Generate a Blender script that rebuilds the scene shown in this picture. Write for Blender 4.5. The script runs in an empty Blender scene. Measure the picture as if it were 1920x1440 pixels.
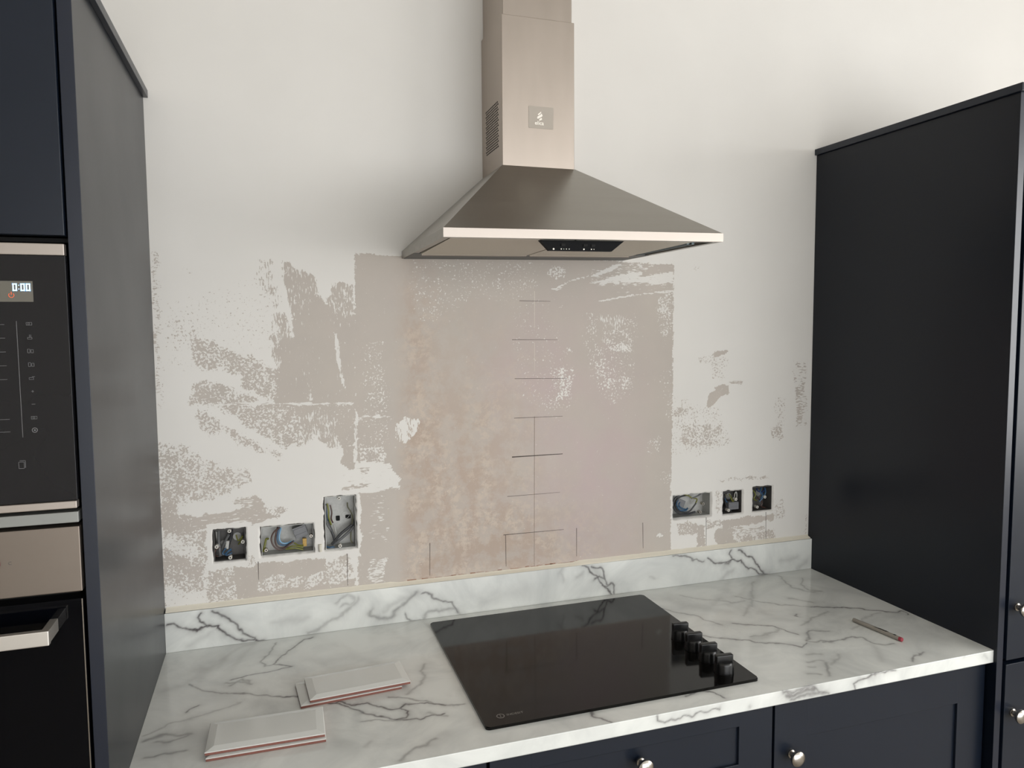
import bpy, bmesh, math, random
import numpy as np
from mathutils import Vector, Matrix

random.seed(7)
PI = math.pi
SC = bpy.context.scene
COL = SC.collection
H = 0.91                      # worktop surface above the floor

# ------------------------------------------------------------------ camera
CAM_POS = [-0.402114, -1.824456, 1.649418]
CAM_RIGHT = [0.949659, -0.313212, -0.006757]
CAM_UP = [0.029777, 0.068772, 0.997188]
CAM_FWD = [0.311867, 0.94719, -0.074637]
CAM_F, CAM_PX, CAM_PY = 1390.935, 7.459, -5.827

cd = bpy.data.cameras.new('camera')
cd.sensor_width = 36.0
cd.lens = CAM_F * 36.0 / 1920.0
cd.shift_x = -CAM_PX / 1920.0
cd.shift_y = CAM_PY / 1920.0
cd.clip_start = 0.02
cam = bpy.data.objects.new('camera', cd)
COL.objects.link(cam)
r_, u_, f_ = Vector(CAM_RIGHT), Vector(CAM_UP), Vector(CAM_FWD)
M = Matrix((r_, u_, -f_)).transposed().to_4x4()
M.translation = Vector(CAM_POS)
cam.matrix_world = M
SC.camera = cam

# ------------------------------------------------------------------ world, daylight, exposure
SC.view_settings.view_transform = 'Standard'
SC.view_settings.look = 'None'
SC.view_settings.gamma = 1.0
SC.view_settings.use_curve_mapping = False
SC.view_settings.exposure = 0.0
w = bpy.data.worlds.new('sky')
SC.world = w
w.use_nodes = True
w.node_tree.nodes['Background'].inputs[0].default_value = (0.85, 0.93, 1.0, 1)
w.node_tree.nodes['Background'].inputs[1].default_value = 1.2

ROOM_X0, ROOM_X1, ROOM_Y0, CEIL = -2.4, 3.4, -4.4, 2.95

def area(name, loc, direction, sx, sy, power, color):
    l = bpy.data.lights.new(name, 'AREA')
    l.shape = 'RECTANGLE'; l.size = sx; l.size_y = sy; l.energy = power; l.color = color
    o = bpy.data.objects.new(name, l); COL.objects.link(o)
    o.location = loc
    o.rotation_euler = Vector(direction).to_track_quat('-Z', 'Y').to_euler()
    return o
# daylight entering by the window in the right wall and by the patio doors behind the camera
area('window_daylight', (ROOM_X1 - 0.03, -2.55, 1.75), (-1, 0, -0.0), 2.3, 1.5, 59, (1.0, 0.985, 0.955))
area('patio_daylight', (1.12, ROOM_Y0 + 0.03, 1.30), (0, 1, 0), 4.3, 2.3, 84, (1.0, 0.99, 0.975))

try:
    SC.cycles.use_denoising = True
    SC.cycles.max_bounces = 8
    SC.cycles.diffuse_bounces = 5
    SC.cycles.blur_glossy = 1.0
except Exception:
    pass

# ------------------------------------------------------------------ materials
def lin(c):
    return tuple(((v / 255) / 12.92 if v / 255 <= 0.04045 else ((v / 255 + 0.055) / 1.055) ** 2.4) for v in c) + (1.0,)

def nt(name):
    m = bpy.data.materials.new(name); m.use_nodes = True
    return m, m.node_tree.nodes, m.node_tree.links, m.node_tree.nodes['Principled BSDF']

def mat(name, rgb, rough=0.5, metal=0.0, var=0.04, scale=30.0, stretch=None, bump=0.0, coat=0.0, spec=0.5, emit=None, roughvar=0.0):
    m, N, L, P = nt(name)
    P.inputs['Roughness'].default_value = rough
    P.inputs['Metallic'].default_value = metal
    P.inputs['Coat Weight'].default_value = coat
    P.inputs['Coat Roughness'].default_value = 0.08
    P.inputs['Specular IOR Level'].default_value = spec
    tc = N.new('ShaderNodeTexCoord'); mp = N.new('ShaderNodeMapping')
    if stretch: mp.inputs['Scale'].default_value = stretch
    L.new(tc.outputs['Object'], mp.inputs[0])
    nz = N.new('ShaderNodeTexNoise'); nz.inputs['Scale'].default_value = scale; nz.inputs['Detail'].default_value = 4
    L.new(mp.outputs[0], nz.inputs['Vector'])
    mx = N.new('ShaderNodeMix'); mx.data_type = 'RGBA'
    c = lin(rgb)
    mx.inputs[6].default_value = tuple(min(1, v * (1 - var)) for v in c[:3]) + (1,)
    mx.inputs[7].default_value = tuple(min(1, v * (1 + var)) for v in c[:3]) + (1,)
    L.new(nz.outputs['Fac'], mx.inputs[0]); L.new(mx.outputs[2], P.inputs['Base Color'])
    if bump:
        b = N.new('ShaderNodeBump'); b.inputs['Strength'].default_value = bump; b.inputs['Distance'].default_value = 0.001
        L.new(nz.outputs['Fac'], b.inputs['Height']); L.new(b.outputs[0], P.inputs['Normal'])
    if roughvar:
        mr = N.new('ShaderNodeMapRange')
        mr.inputs['From Min'].default_value = 0.3; mr.inputs['From Max'].default_value = 0.7
        mr.inputs['To Min'].default_value = rough - roughvar; mr.inputs['To Max'].default_value = rough + roughvar
        L.new(nz.outputs['Fac'], mr.inputs[0]); L.new(mr.outputs[0], P.inputs['Roughness'])
    if emit:
        P.inputs['Emission Color'].default_value = lin(emit[0]); P.inputs['Emission Strength'].default_value = emit[1]
    return m

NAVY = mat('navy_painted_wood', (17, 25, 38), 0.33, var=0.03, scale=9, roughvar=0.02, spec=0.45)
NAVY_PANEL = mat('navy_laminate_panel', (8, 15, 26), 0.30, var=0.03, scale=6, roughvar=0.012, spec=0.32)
EDGE = mat('navy_edge_band', (20, 27, 42), 0.32, var=0.03, spec=0.6)
HANDLE = mat('satin_steel_handle', (226, 221, 214), 0.38, 0.85, var=0.02, scale=60)
PANELSTEEL = mat('oven_panel_steel', (140, 130, 121), 0.42, 1.0, var=0.02, scale=30, stretch=(0.2, 1, 2))
STEEL = mat('brushed_steel', (156, 152, 145), 0.33, 1.0, var=0.05, scale=60, stretch=(0.05, 1, 1.5), bump=0.03, roughvar=0.04)
STEEL_V = mat('brushed_steel_duct', (184, 173, 163), 0.38, 1.0, var=0.035, scale=14, stretch=(3, 1, 0.6), bump=0.0, roughvar=0.015)
STEEL_LIP = mat('polished_steel_lip', (184, 175, 167), 0.45, 1.0, var=0.03, scale=40, stretch=(0.05, 1, 2))
STEEL_FILTER = mat('filter_steel', (196, 190, 178), 0.5, 1.0, var=0.05, scale=300)
GALVDARK = mat('dull_dark_steel', (92, 90, 88), 0.5, 0.4, var=0.25, scale=120, bump=0.1)
GALV = mat('galvanised_steel', (176, 176, 173), 0.5, 0.35, var=0.18, scale=160, bump=0.1)
BLACKGLASS = mat('black_glass', (4, 5, 9), 0.05, var=0.1, scale=4, spec=0.2)
HOBGLASS = mat('hob_black_glass', (9, 8, 7), 0.085, var=0.08, scale=5, spec=0.26)
MWGLASS = mat('microwave_dark_glass', (30, 30, 33), 0.07, var=0.08, scale=4, spec=0.5)
BLACKPL = mat('black_plastic', (13, 13, 14), 0.30, var=0.1, scale=40)
BLACKMAT = mat('black_void', (5, 5, 5), 0.8)
CHROME = mat('satin_nickel', (190, 184, 176), 0.22, 1.0, var=0.04, scale=40)
DISPLAY = mat('display_grey', (104, 101, 92), 0.35, var=0.03)
DIGIT = mat('lit_digits', (200, 230, 255), 0.5, emit=((165, 210, 255), 1.5))
ORANGE = mat('lit_power_icon', (200, 80, 40), 0.5, emit=((215, 95, 55), 0.9))
ICON = mat('printed_grey_icons', (112, 112, 114), 0.5)
PRINT = mat('printed_logo_grey', (120, 116, 110), 0.4)
WHITE_PL = mat('white_plastic', (205, 202, 194), 0.4)
RAILGREY = mat('light_grey_trim', (150, 152, 149), 0.35, 0.3)
GLAZE = mat('white_tile_glaze', (222, 223, 219), 0.16, var=0.02, scale=14, coat=0.0)
BISCUIT = mat('terracotta_biscuit', (132, 86, 76), 0.85, var=0.16, scale=160, bump=0.3)
SEAL = mat('cream_sealant', (236, 230, 214), 0.5, var=0.05, scale=60)
GRAPHITE = mat('graphite_line', (78, 68, 62), 0.7, var=0.3, scale=200)
GRAPHITE_SOFT = mat('faint_graphite_line', (128, 112, 100), 0.8, var=0.3, scale=200)
SCORE = mat('scored_line', (222, 215, 204), 0.8)
STICKER = mat('protective_film_label', (172, 163, 152), 0.45, var=0.02)
WHITE_PRINT = mat('white_print', (246, 240, 230), 0.5)
PEN = mat('grey_pen_barrel', (146, 141, 132), 0.4, var=0.04)
PENDARK = mat('pen_print', (50, 50, 46), 0.5)
PENRED = mat('pen_red_end', (150, 48, 62), 0.4)
WALLPLAIN = mat('plain_white_wall', (224, 221, 215), 0.7, var=0.02, scale=3)
CEILM = mat('ceiling_white', (205, 203, 199), 0.8, var=0.02, scale=3)
PLASTER = mat('cut_plaster', (206, 201, 188), 0.9, var=0.15, scale=120, bump=0.5)
FLOORM = mat('pale_oak_floor', (146, 138, 126), 0.45, var=0.18, scale=8, stretch=(1, 8, 1))
WIREC = {
    'grey': mat('grey_sheath', (96, 97, 98), 0.45), 'darkgrey': mat('dark_grey_sheath', (54, 55, 58), 0.45),
    'lightgrey': mat('pale_wire', (176, 176, 172), 0.45), 'blue': mat('blue_wire', (48, 82, 112), 0.4),
    'paleblue': mat('pale_blue_wire', (120, 164, 196), 0.4), 'navyblue': mat('dark_blue_wire', (34, 52, 92), 0.4),
    'brown': mat('brown_wire', (74, 52, 46), 0.4), 'olive': mat('olive_wire', (98, 98, 74), 0.5),
    'green': mat('green_yellow_wire', (116, 118, 50), 0.4, var=0.25, scale=90)}
CONN = mat('yellow_connector', (196, 160, 84), 0.4)
CONNGREY = mat('grey_connector', (112, 113, 116), 0.35)

def glass_mat():
    m, N, L, P = nt('window_glass')
    out = N['Material Output']
    tr = N.new('ShaderNodeBsdfTransparent'); gl = N.new('ShaderNodeBsdfGlossy'); gl.inputs['Roughness'].default_value = 0.02
    ms = N.new('ShaderNodeMixShader'); ms.inputs[0].default_value = 0.06
    L.new(tr.outputs[0], ms.inputs[1]); L.new(gl.outputs[0], ms.inputs[2]); L.new(ms.outputs[0], out.inputs[0])
    return m
WGLASS = glass_mat()

def math_node(N, L, op, a, b, clamp=False):
    n = N.new('ShaderNodeMath'); n.operation = op; n.use_clamp = clamp
    for i, v in enumerate((a, b)):
        if v is None: continue
        if hasattr(v, 'is_linked') or hasattr(v, 'links'): L.new(v, n.inputs[i])
        else: n.inputs[i].default_value = v
    return n.outputs[0]

def rgbmix(N, L, fac, a, b):
    m = N.new('ShaderNodeMix'); m.data_type = 'RGBA'
    if hasattr(fac, 'links'): L.new(fac, m.inputs[0])
    else: m.inputs[0].default_value = fac
    for s, v in ((6, a), (7, b)):
        if hasattr(v, 'links'): L.new(v, m.inputs[s])
        else: m.inputs[s].default_value = v
    return m.outputs[2]

def attr(N, name):
    a = N.new('ShaderNodeAttribute'); a.attribute_name = name
    return a.outputs['Fac']

def noise(N, L, vec, scale, detail=3, rough=0.55, lo=0.34, hi=0.66, sc=None, rot=None, dist=0.0):
    mp = N.new('ShaderNodeMapping'); L.new(vec, mp.inputs[0])
    if sc: mp.inputs['Scale'].default_value = sc
    if rot: mp.inputs['Rotation'].default_value = rot
    z = N.new('ShaderNodeTexNoise'); z.inputs['Scale'].default_value = scale
    z.inputs['Detail'].default_value = detail; z.inputs['Roughness'].default_value = rough
    z.inputs['Distortion'].default_value = dist
    L.new(mp.outputs[0], z.inputs['Vector'])
    r = N.new('ShaderNodeMapRange'); r.inputs['From Min'].default_value = lo; r.inputs['From Max'].default_value = hi
    L.new(z.outputs['Fac'], r.inputs[0])
    return r.outputs[0]

def wall_mat():
    m, N, L, P = nt('part_stripped_wall')
    tc = N.new('ShaderNodeTexCoord'); v = tc.outputs['Object']
    bare = attr(N, 'bare'); sv = attr(N, 'streak_up'); sh = attr(N, 'streak_side'); sd = attr(N, 'streak_slant')
    n0 = noise(N, L, v, 185, 4, 0.62, 0.36, 0.64, dist=0.4)
    # streaks: stretch along one direction of the wall
    n1 = noise(N, L, v, 185, 4, 0.6, 0.36, 0.64, sc=(1.5, 1, 0.33), rot=(0, math.radians(-12), 0))
    n2 = noise(N, L, v, 185, 4, 0.6, 0.36, 0.64, sc=(0.28, 1, 1.5), rot=(0, math.radians(6), 0))
    n3 = noise(N, L, v, 185, 4, 0.6, 0.36, 0.64, sc=(0.35, 1, 1.4), rot=(0, math.radians(35), 0))
    def fmix(f, a, b):
        x = N.new('ShaderNodeMix'); x.data_type = 'FLOAT'
        L.new(f, x.inputs[0]); L.new(a, x.inputs[2]); L.new(b, x.inputs[3])
        return x.outputs[0]
    n = fmix(sv, n0, n1); n = fmix(sh, n, n2); n = fmix(sd, n, n3)
    # medium patches make the flecks cluster
    nm = noise(N, L, v, 42, 3, 0.55, 0.33, 0.67)
    amp = math_node(N, L, 'MULTIPLY', math_node(N, L, 'MULTIPLY', bare, math_node(N, L, 'SUBTRACT', 1.0, bare)), 2.2)
    b2 = math_node(N, L, 'ADD', bare, math_node(N, L, 'MULTIPLY', math_node(N, L, 'SUBTRACT', nm, 0.5), amp))
    d = math_node(N, L, 'SUBTRACT', b2, math_node(N, L, 'ADD', math_node(N, L, 'MULTIPLY', n, 0.90), 0.05))
    e = math_node(N, L, 'MULTIPLY', d, 22.0)
    e = math_node(N, L, 'ADD', e, 0.5, True)
    # plaster colour: grey beige with tan, pinkish and pale wash areas
    tan = attr(N, 'tan'); pink = attr(N, 'pink')
    c1 = rgbmix(N, L, noise(N, L, v, 7, 4, 0.6, 0.3, 0.7), lin((189, 182, 174)), lin((196, 188, 179)))
    tn = noise(N, L, v, 16, 6, 0.7, 0.45, 0.56)
    tf = math_node(N, L, 'MULTIPLY', tan, math_node(N, L, 'ADD', math_node(N, L, 'MULTIPLY', tn, 0.7), 0.35), True)
    c2 = rgbmix(N, L, tf, c1, lin((184, 167, 153)))
    pf = math_node(N, L, 'MULTIPLY', pink, math_node(N, L, 'ADD', math_node(N, L, 'MULTIPLY', noise(N, L, v, 9, 3, 0.5, 0.35, 0.65), 0.6), 0.3), True)
    c3 = rgbmix(N, L, pf, c2, lin((194, 177, 176)))
    fine = math_node(N, L, 'MULTIPLY', noise(N, L, v, 48, 6, 0.75, 0.47, 0.56), noise(N, L, v, 11, 3, 0.6, 0.44, 0.56))
    c4 = rgbmix(N, L, math_node(N, L, 'MULTIPLY', math_node(N, L, 'MULTIPLY', fine, tan), 0.85), c3, lin((204, 190, 176)))
    paint = rgbmix(N, L, noise(N, L, v, 4, 3, 0.5, 0.3, 0.7), lin((224, 221, 216)), lin((228, 225, 220)))
    col = rgbmix(N, L, e, paint, c4)
    L.new(col, P.inputs['Base Color'])
    rr = N.new('ShaderNodeMapRange'); L.new(e, rr.inputs[0]); rr.inputs['To Min'].default_value = 0.62; rr.inputs['To Max'].default_value = 0.9
    L.new(rr.outputs[0], P.inputs['Roughness'])
    P.inputs['Specular IOR Level'].default_value = 0.3
    b = N.new('ShaderNodeBump'); b.inputs['Strength'].default_value = 0.35; b.inputs['Distance'].default_value = 0.0006; b.invert = True
    L.new(e, b.inputs['Height']); L.new(b.outputs[0], P.inputs['Normal'])
    return m
WALLM = wall_mat()

def marble_mat():
    m, N, L, P = nt('marble_effect_laminate')
    tc = N.new('ShaderNodeTexCoord'); v = tc.outputs['Object']
    vein = attr(N, 'vein'); soft = attr(N, 'softvein')
    cl = noise(N, L, v, 5.5, 5, 0.6, 0.42, 0.70, dist=1.2)
    c1 = rgbmix(N, L, math_node(N, L, 'MULTIPLY', cl, 0.50), lin((233, 235, 231)), lin((182, 185, 184)))
    c1 = rgbmix(N, L, math_node(N, L, 'MULTIPLY', soft, 0.85, True), c1, lin((128, 126, 126)))
    br = noise(N, L, v, 60, 3, 0.6, 0.25, 0.6)
    vf = math_node(N, L, 'MULTIPLY', vein, math_node(N, L, 'ADD', math_node(N, L, 'MULTIPLY', br, 0.5), 0.6), True)
    c2 = rgbmix(N, L, vf, c1, lin((74, 68, 70)))
    L.new(c2, P.inputs['Base Color'])
    P.inputs['Roughness'].default_value = 0.13
    P.inputs['Specular IOR Level'].default_value = 0.5
    b = N.new('ShaderNodeBump'); b.inputs['Strength'].default_value = 0.012; b.inputs['Distance'].default_value = 0.002
    L.new(noise(N, L, v, 14, 2), b.inputs['Height']); L.new(b.outputs[0], P.inputs['Normal'])
    return m
MARBLE = marble_mat()

# ------------------------------------------------------------------ helpers
def tag(o, label=None, cat=None, group=None, kind=None):
    if label: o['label'] = label
    if cat: o['category'] = cat
    if group: o['group'] = group
    if kind: o['kind'] = kind
    return o

def thing(name, loc, label, cat, group=None):
    """an Empty at the base of a thing; loc is relative to the worktop surface"""
    o = bpy.data.objects.new(name, None); COL.objects.link(o)
    o.empty_display_size = 0.05
    o.location = (loc[0], loc[1], loc[2] + H)
    return tag(o, label, cat, group)

class MB:
    """collects shapes (coordinates relative to the worktop surface) into one mesh"""
    def __init__(s): s.bm = bmesh.new()
    def box(s, x0, x1, y0, y1, z0, z1, bevel=0.0, seg=2):
        vs = [s.bm.verts.new(p) for p in ((x0, y0, z0), (x1, y0, z0), (x1, y1, z0), (x0, y1, z0), (x0, y0, z1), (x1, y0, z1), (x1, y1, z1), (x0, y1, z1))]
        fs = [s.bm.faces.new([vs[i] for i in f]) for f in ((0, 3, 2, 1), (4, 5, 6, 7), (0, 1, 5, 4), (1, 2, 6, 5), (2, 3, 7, 6), (3, 0, 4, 7))]
        if bevel:
            es = list({e for f in fs for e in f.edges})
            bmesh.ops.bevel(s.bm, geom=es, offset=bevel, segments=seg, affect='EDGES', profile=0.6)
        return s
    def poly(s, pts, faces):
        vs = [s.bm.verts.new(p) for p in pts]
        for f in faces: s.bm.faces.new([vs[i] for i in f])
        return s
    def prism(s, outline, axis, a0, a1, bevel=0.0, bevel_top_only=False):
        """outline: 2D points; axis: 'x','y','z' extrusion"""
        def P(p, a):
            return {'x': (a, p[0], p[1]), 'y': (p[0], a, p[1]), 'z': (p[0], p[1], a)}[axis]
        lo = [s.bm.verts.new(P(p, a0)) for p in outline]; hi = [s.bm.verts.new(P(p, a1)) for p in outline]
        n = len(outline); fs = [s.bm.faces.new(lo), s.bm.faces.new(hi)]
        for i in range(n): fs.append(s.bm.faces.new((lo[i], lo[(i + 1) % n], hi[(i + 1) % n], hi[i])))
        if bevel:
            es = [e for e in fs[1].edges] if bevel_top_only else [e for e in fs[0].edges] + [e for e in fs[1].edges]
            bmesh.ops.bevel(s.bm, geom=es, offset=bevel, segments=2, affect='EDGES')
        return s
    def lathe(s, c, axis, prof, seg=28):
        """profile [(radius, height)] turned about an axis direction"""
        q = Vector(axis).normalized().to_track_quat('Z', 'Y'); c = Vector(c); rings = []
        for r, h in prof:
            if r < 1e-6: rings.append([s.bm.verts.new(c + q @ Vector((0, 0, h)))])
            else: rings.append([s.bm.verts.new(c + q @ Vector((r * math.cos(2 * PI * k / seg), r * math.sin(2 * PI * k / seg), h))) for k in range(seg)])
        for a, b in zip(rings, rings[1:]):
            for k in range(seg):
                k2 = (k + 1) % seg
                if len(a) == 1 and len(b) == 1: break
                if len(a) == 1: s.bm.faces.new((a[0], b[k], b[k2]))
                elif len(b) == 1: s.bm.faces.new((a[k], b[0], a[k2]))
                else: s.bm.faces.new((a[k], b[k], b[k2], a[k2]))
        return s
    def tube(s, pts, r, seg=8, smooth=5):
        P = [Vector(p) for p in pts]
        if smooth > 1 and len(P) > 2:
            Q = [P[0] * 2 - P[1]] + P + [P[-1] * 2 - P[-2]]; out = []
            for i in range(1, len(Q) - 2):
                for k in range(smooth):
                    t = k / smooth; a, b, c, d = Q[i - 1:i + 3]
                    out.append(0.5 * ((2 * b) + (c - a) * t + (2 * a - 5 * b + 4 * c - d) * t * t + (3 * b - a - 3 * c + d) * t ** 3))
            out.append(P[-1]); P = out
        rings = []; up = Vector((0.13, 1, 0.21)).normalized()
        for i, p in enumerate(P):
            t = (P[min(i + 1, len(P) - 1)] - P[max(i - 1, 0)]).normalized()
            a = t.cross(up)
            if a.length < 1e-3: a = t.cross(Vector((1, 0, 0)))
            a.normalize(); b = t.cross(a)
            rings.append([s.bm.verts.new(p + (a * math.cos(2 * PI * k / seg) + b * math.sin(2 * PI * k / seg)) * r) for k in range(seg)])
        for A, B in zip(rings, rings[1:]):
            for k in range(seg): s.bm.faces.new((A[k], B[k], B[(k + 1) % seg], A[(k + 1) % seg]))
        s.bm.faces.new(rings[0]); s.bm.faces.new(rings[-1])
        return s
    def xform(s, M4):
        bmesh.ops.transform(s.bm, matrix=M4, verts=s.bm.verts[:]); return s
    def build(s, name, m, parent=None, smooth=False, label=None):
        bmesh.ops.recalc_face_normals(s.bm, faces=s.bm.faces[:])
        me = bpy.data.meshes.new(name)
        vs = [v.co for v in s.bm.verts]
        if parent is not None:
            base = Vector((0, 0, 0)); p = parent
            while p is not None: base += Vector(p.location); p = p.parent
            off = Vector((0, 0, H)) - base; loc = Vector((0, 0, 0))
        else:
            lo = Vector([min(v[i] for v in vs) for i in range(3)]); hi = Vector([max(v[i] for v in vs) for i in range(3)])
            c = Vector(((lo.x + hi.x) / 2, (lo.y + hi.y) / 2, lo.z)); off = -c; loc = c + Vector((0, 0, H))
        for v in s.bm.verts: v.co += off
        s.bm.to_mesh(me); s.bm.free()
        me.materials.append(m)
        if smooth:
            me.polygons.foreach_set('use_smooth', [True] * len(me.polygons))
            try: me.set_sharp_from_angle(angle=math.radians(38))
            except Exception: pass
        o = bpy.data.objects.new(name, me); COL.objects.link(o); o.location = loc
        if parent is not None: o.parent = parent
        if label: o['label'] = label
        return o

def struct(o): o['kind'] = 'structure'; return o

def rounded_rect(x0, x1, y0, y1, r, n=5):
    pts = []
    for cx, cy, a in ((x1 - r, y1 - r, 0), (x0 + r, y1 - r, 90), (x0 + r, y0 + r, 180), (x1 - r, y0 + r, 270)):
        for k in range(n + 1):
            t = math.radians(a + 90 * k / n); pts.append((cx + r * math.cos(t), cy + r * math.sin(t)))
    return pts

def text(name, body, size, loc, rot, m, parent, align='LEFT', depth=0.00015, bold=0.0, sx=1.0):
    """flat lettering; loc relative to the worktop surface"""
    cu = bpy.data.curves.new(name, 'FONT'); cu.body = body; cu.size = size; cu.align_x = align; cu.align_y = 'CENTER'
    cu.extrude = depth; cu.offset = bold; cu.resolution_u = 3
    t = bpy.data.objects.new(name, cu); COL.objects.link(t)
    dg = bpy.context.evaluated_depsgraph_get(); dg.update()
    me = bpy.data.meshes.new_from_object(t.evaluated_get(dg))
    bpy.data.objects.remove(t)
    R4 = Matrix.Translation(Vector(loc) + Vector((0, 0, H))) @ rot.to_4x4() @ Matrix.Diagonal((sx, 1, 1, 1))
    base = Vector((0, 0, 0)); p = parent
    while p is not None: base += Vector(p.location); p = p.parent
    me.transform(Matrix.Translation(-base) @ R4)
    me.materials.clear(); me.materials.append(m)
    o = bpy.data.objects.new(name, me); COL.objects.link(o); o.parent = parent
    return o
FACE_Y = Matrix.Rotation(PI / 2, 3, 'X')       # text upright, facing -y

# numpy value noise used to roughen outlines
def vnoise(x, y, seed):
    rs = np.random.RandomState(seed); T = rs.rand(256, 256)
    xi = np.floor(x).astype(int); yi = np.floor(y).astype(int); fx = x - xi; fy = y - yi
    fx = fx * fx * (3 - 2 * fx); fy = fy * fy * (3 - 2 * fy)
    g = lambda a, b: T[a & 255, b & 255]
    return (g(xi, yi) * (1 - fx) + g(xi + 1, yi) * fx) * (1 - fy) + (g(xi, yi + 1) * (1 - fx) + g(xi + 1, yi + 1) * fx) * fy - 0.5

def seg_dist(X, Y, pts, closed):
    d = np.full(X.shape, 1e9); n = len(pts)
    for i in range(n if closed else n - 1):
        ax, ay = pts[i]; bx, by = pts[(i + 1) % n]
        dx, dy = bx - ax, by - ay; l2 = dx * dx + dy * dy + 1e-12
        t = np.clip(((X - ax) * dx + (Y - ay) * dy) / l2, 0, 1)
        d = np.minimum(d, (X - ax - t * dx) ** 2 + (Y - ay - t * dy) ** 2)
    return np.sqrt(d)

def inside(X, Y, pts):
    r = np.zeros(X.shape, bool); n = len(pts); j = n - 1
    for i in range(n):
        xi, yi = pts[i]; xj, yj = pts[j]
        c = ((yi > Y) != (yj > Y))
        if yi != yj: r ^= c & (X < (xj - xi) * (Y - yi) / (yj - yi) + xi)
        j = i
    return r

def np_mesh(name, V, F, m, loc=(0, 0, 0)):
    """V (n,3) float array, F (k,4) int array"""
    me = bpy.data.meshes.new(name)
    me.vertices.add(len(V)); me.vertices.foreach_set('co', np.asarray(V, np.float32).ravel())
    me.loops.add(F.size); me.loops.foreach_set('vertex_index', F.ravel().astype(np.int32))
    me.polygons.add(len(F)); me.polygons.foreach_set('loop_start', (np.arange(len(F)) * 4).astype(np.int32))
    me.update(calc_edges=True); me.validate()
    me.materials.append(m)
    o = bpy.data.objects.new(name, me); COL.objects.link(o); o.location = loc
    return o

def fattr(o, name, vals):
    a = o.data.attributes.new(name, 'FLOAT', 'POINT'); a.data.foreach_set('value', np.asarray(vals, np.float32))

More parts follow.
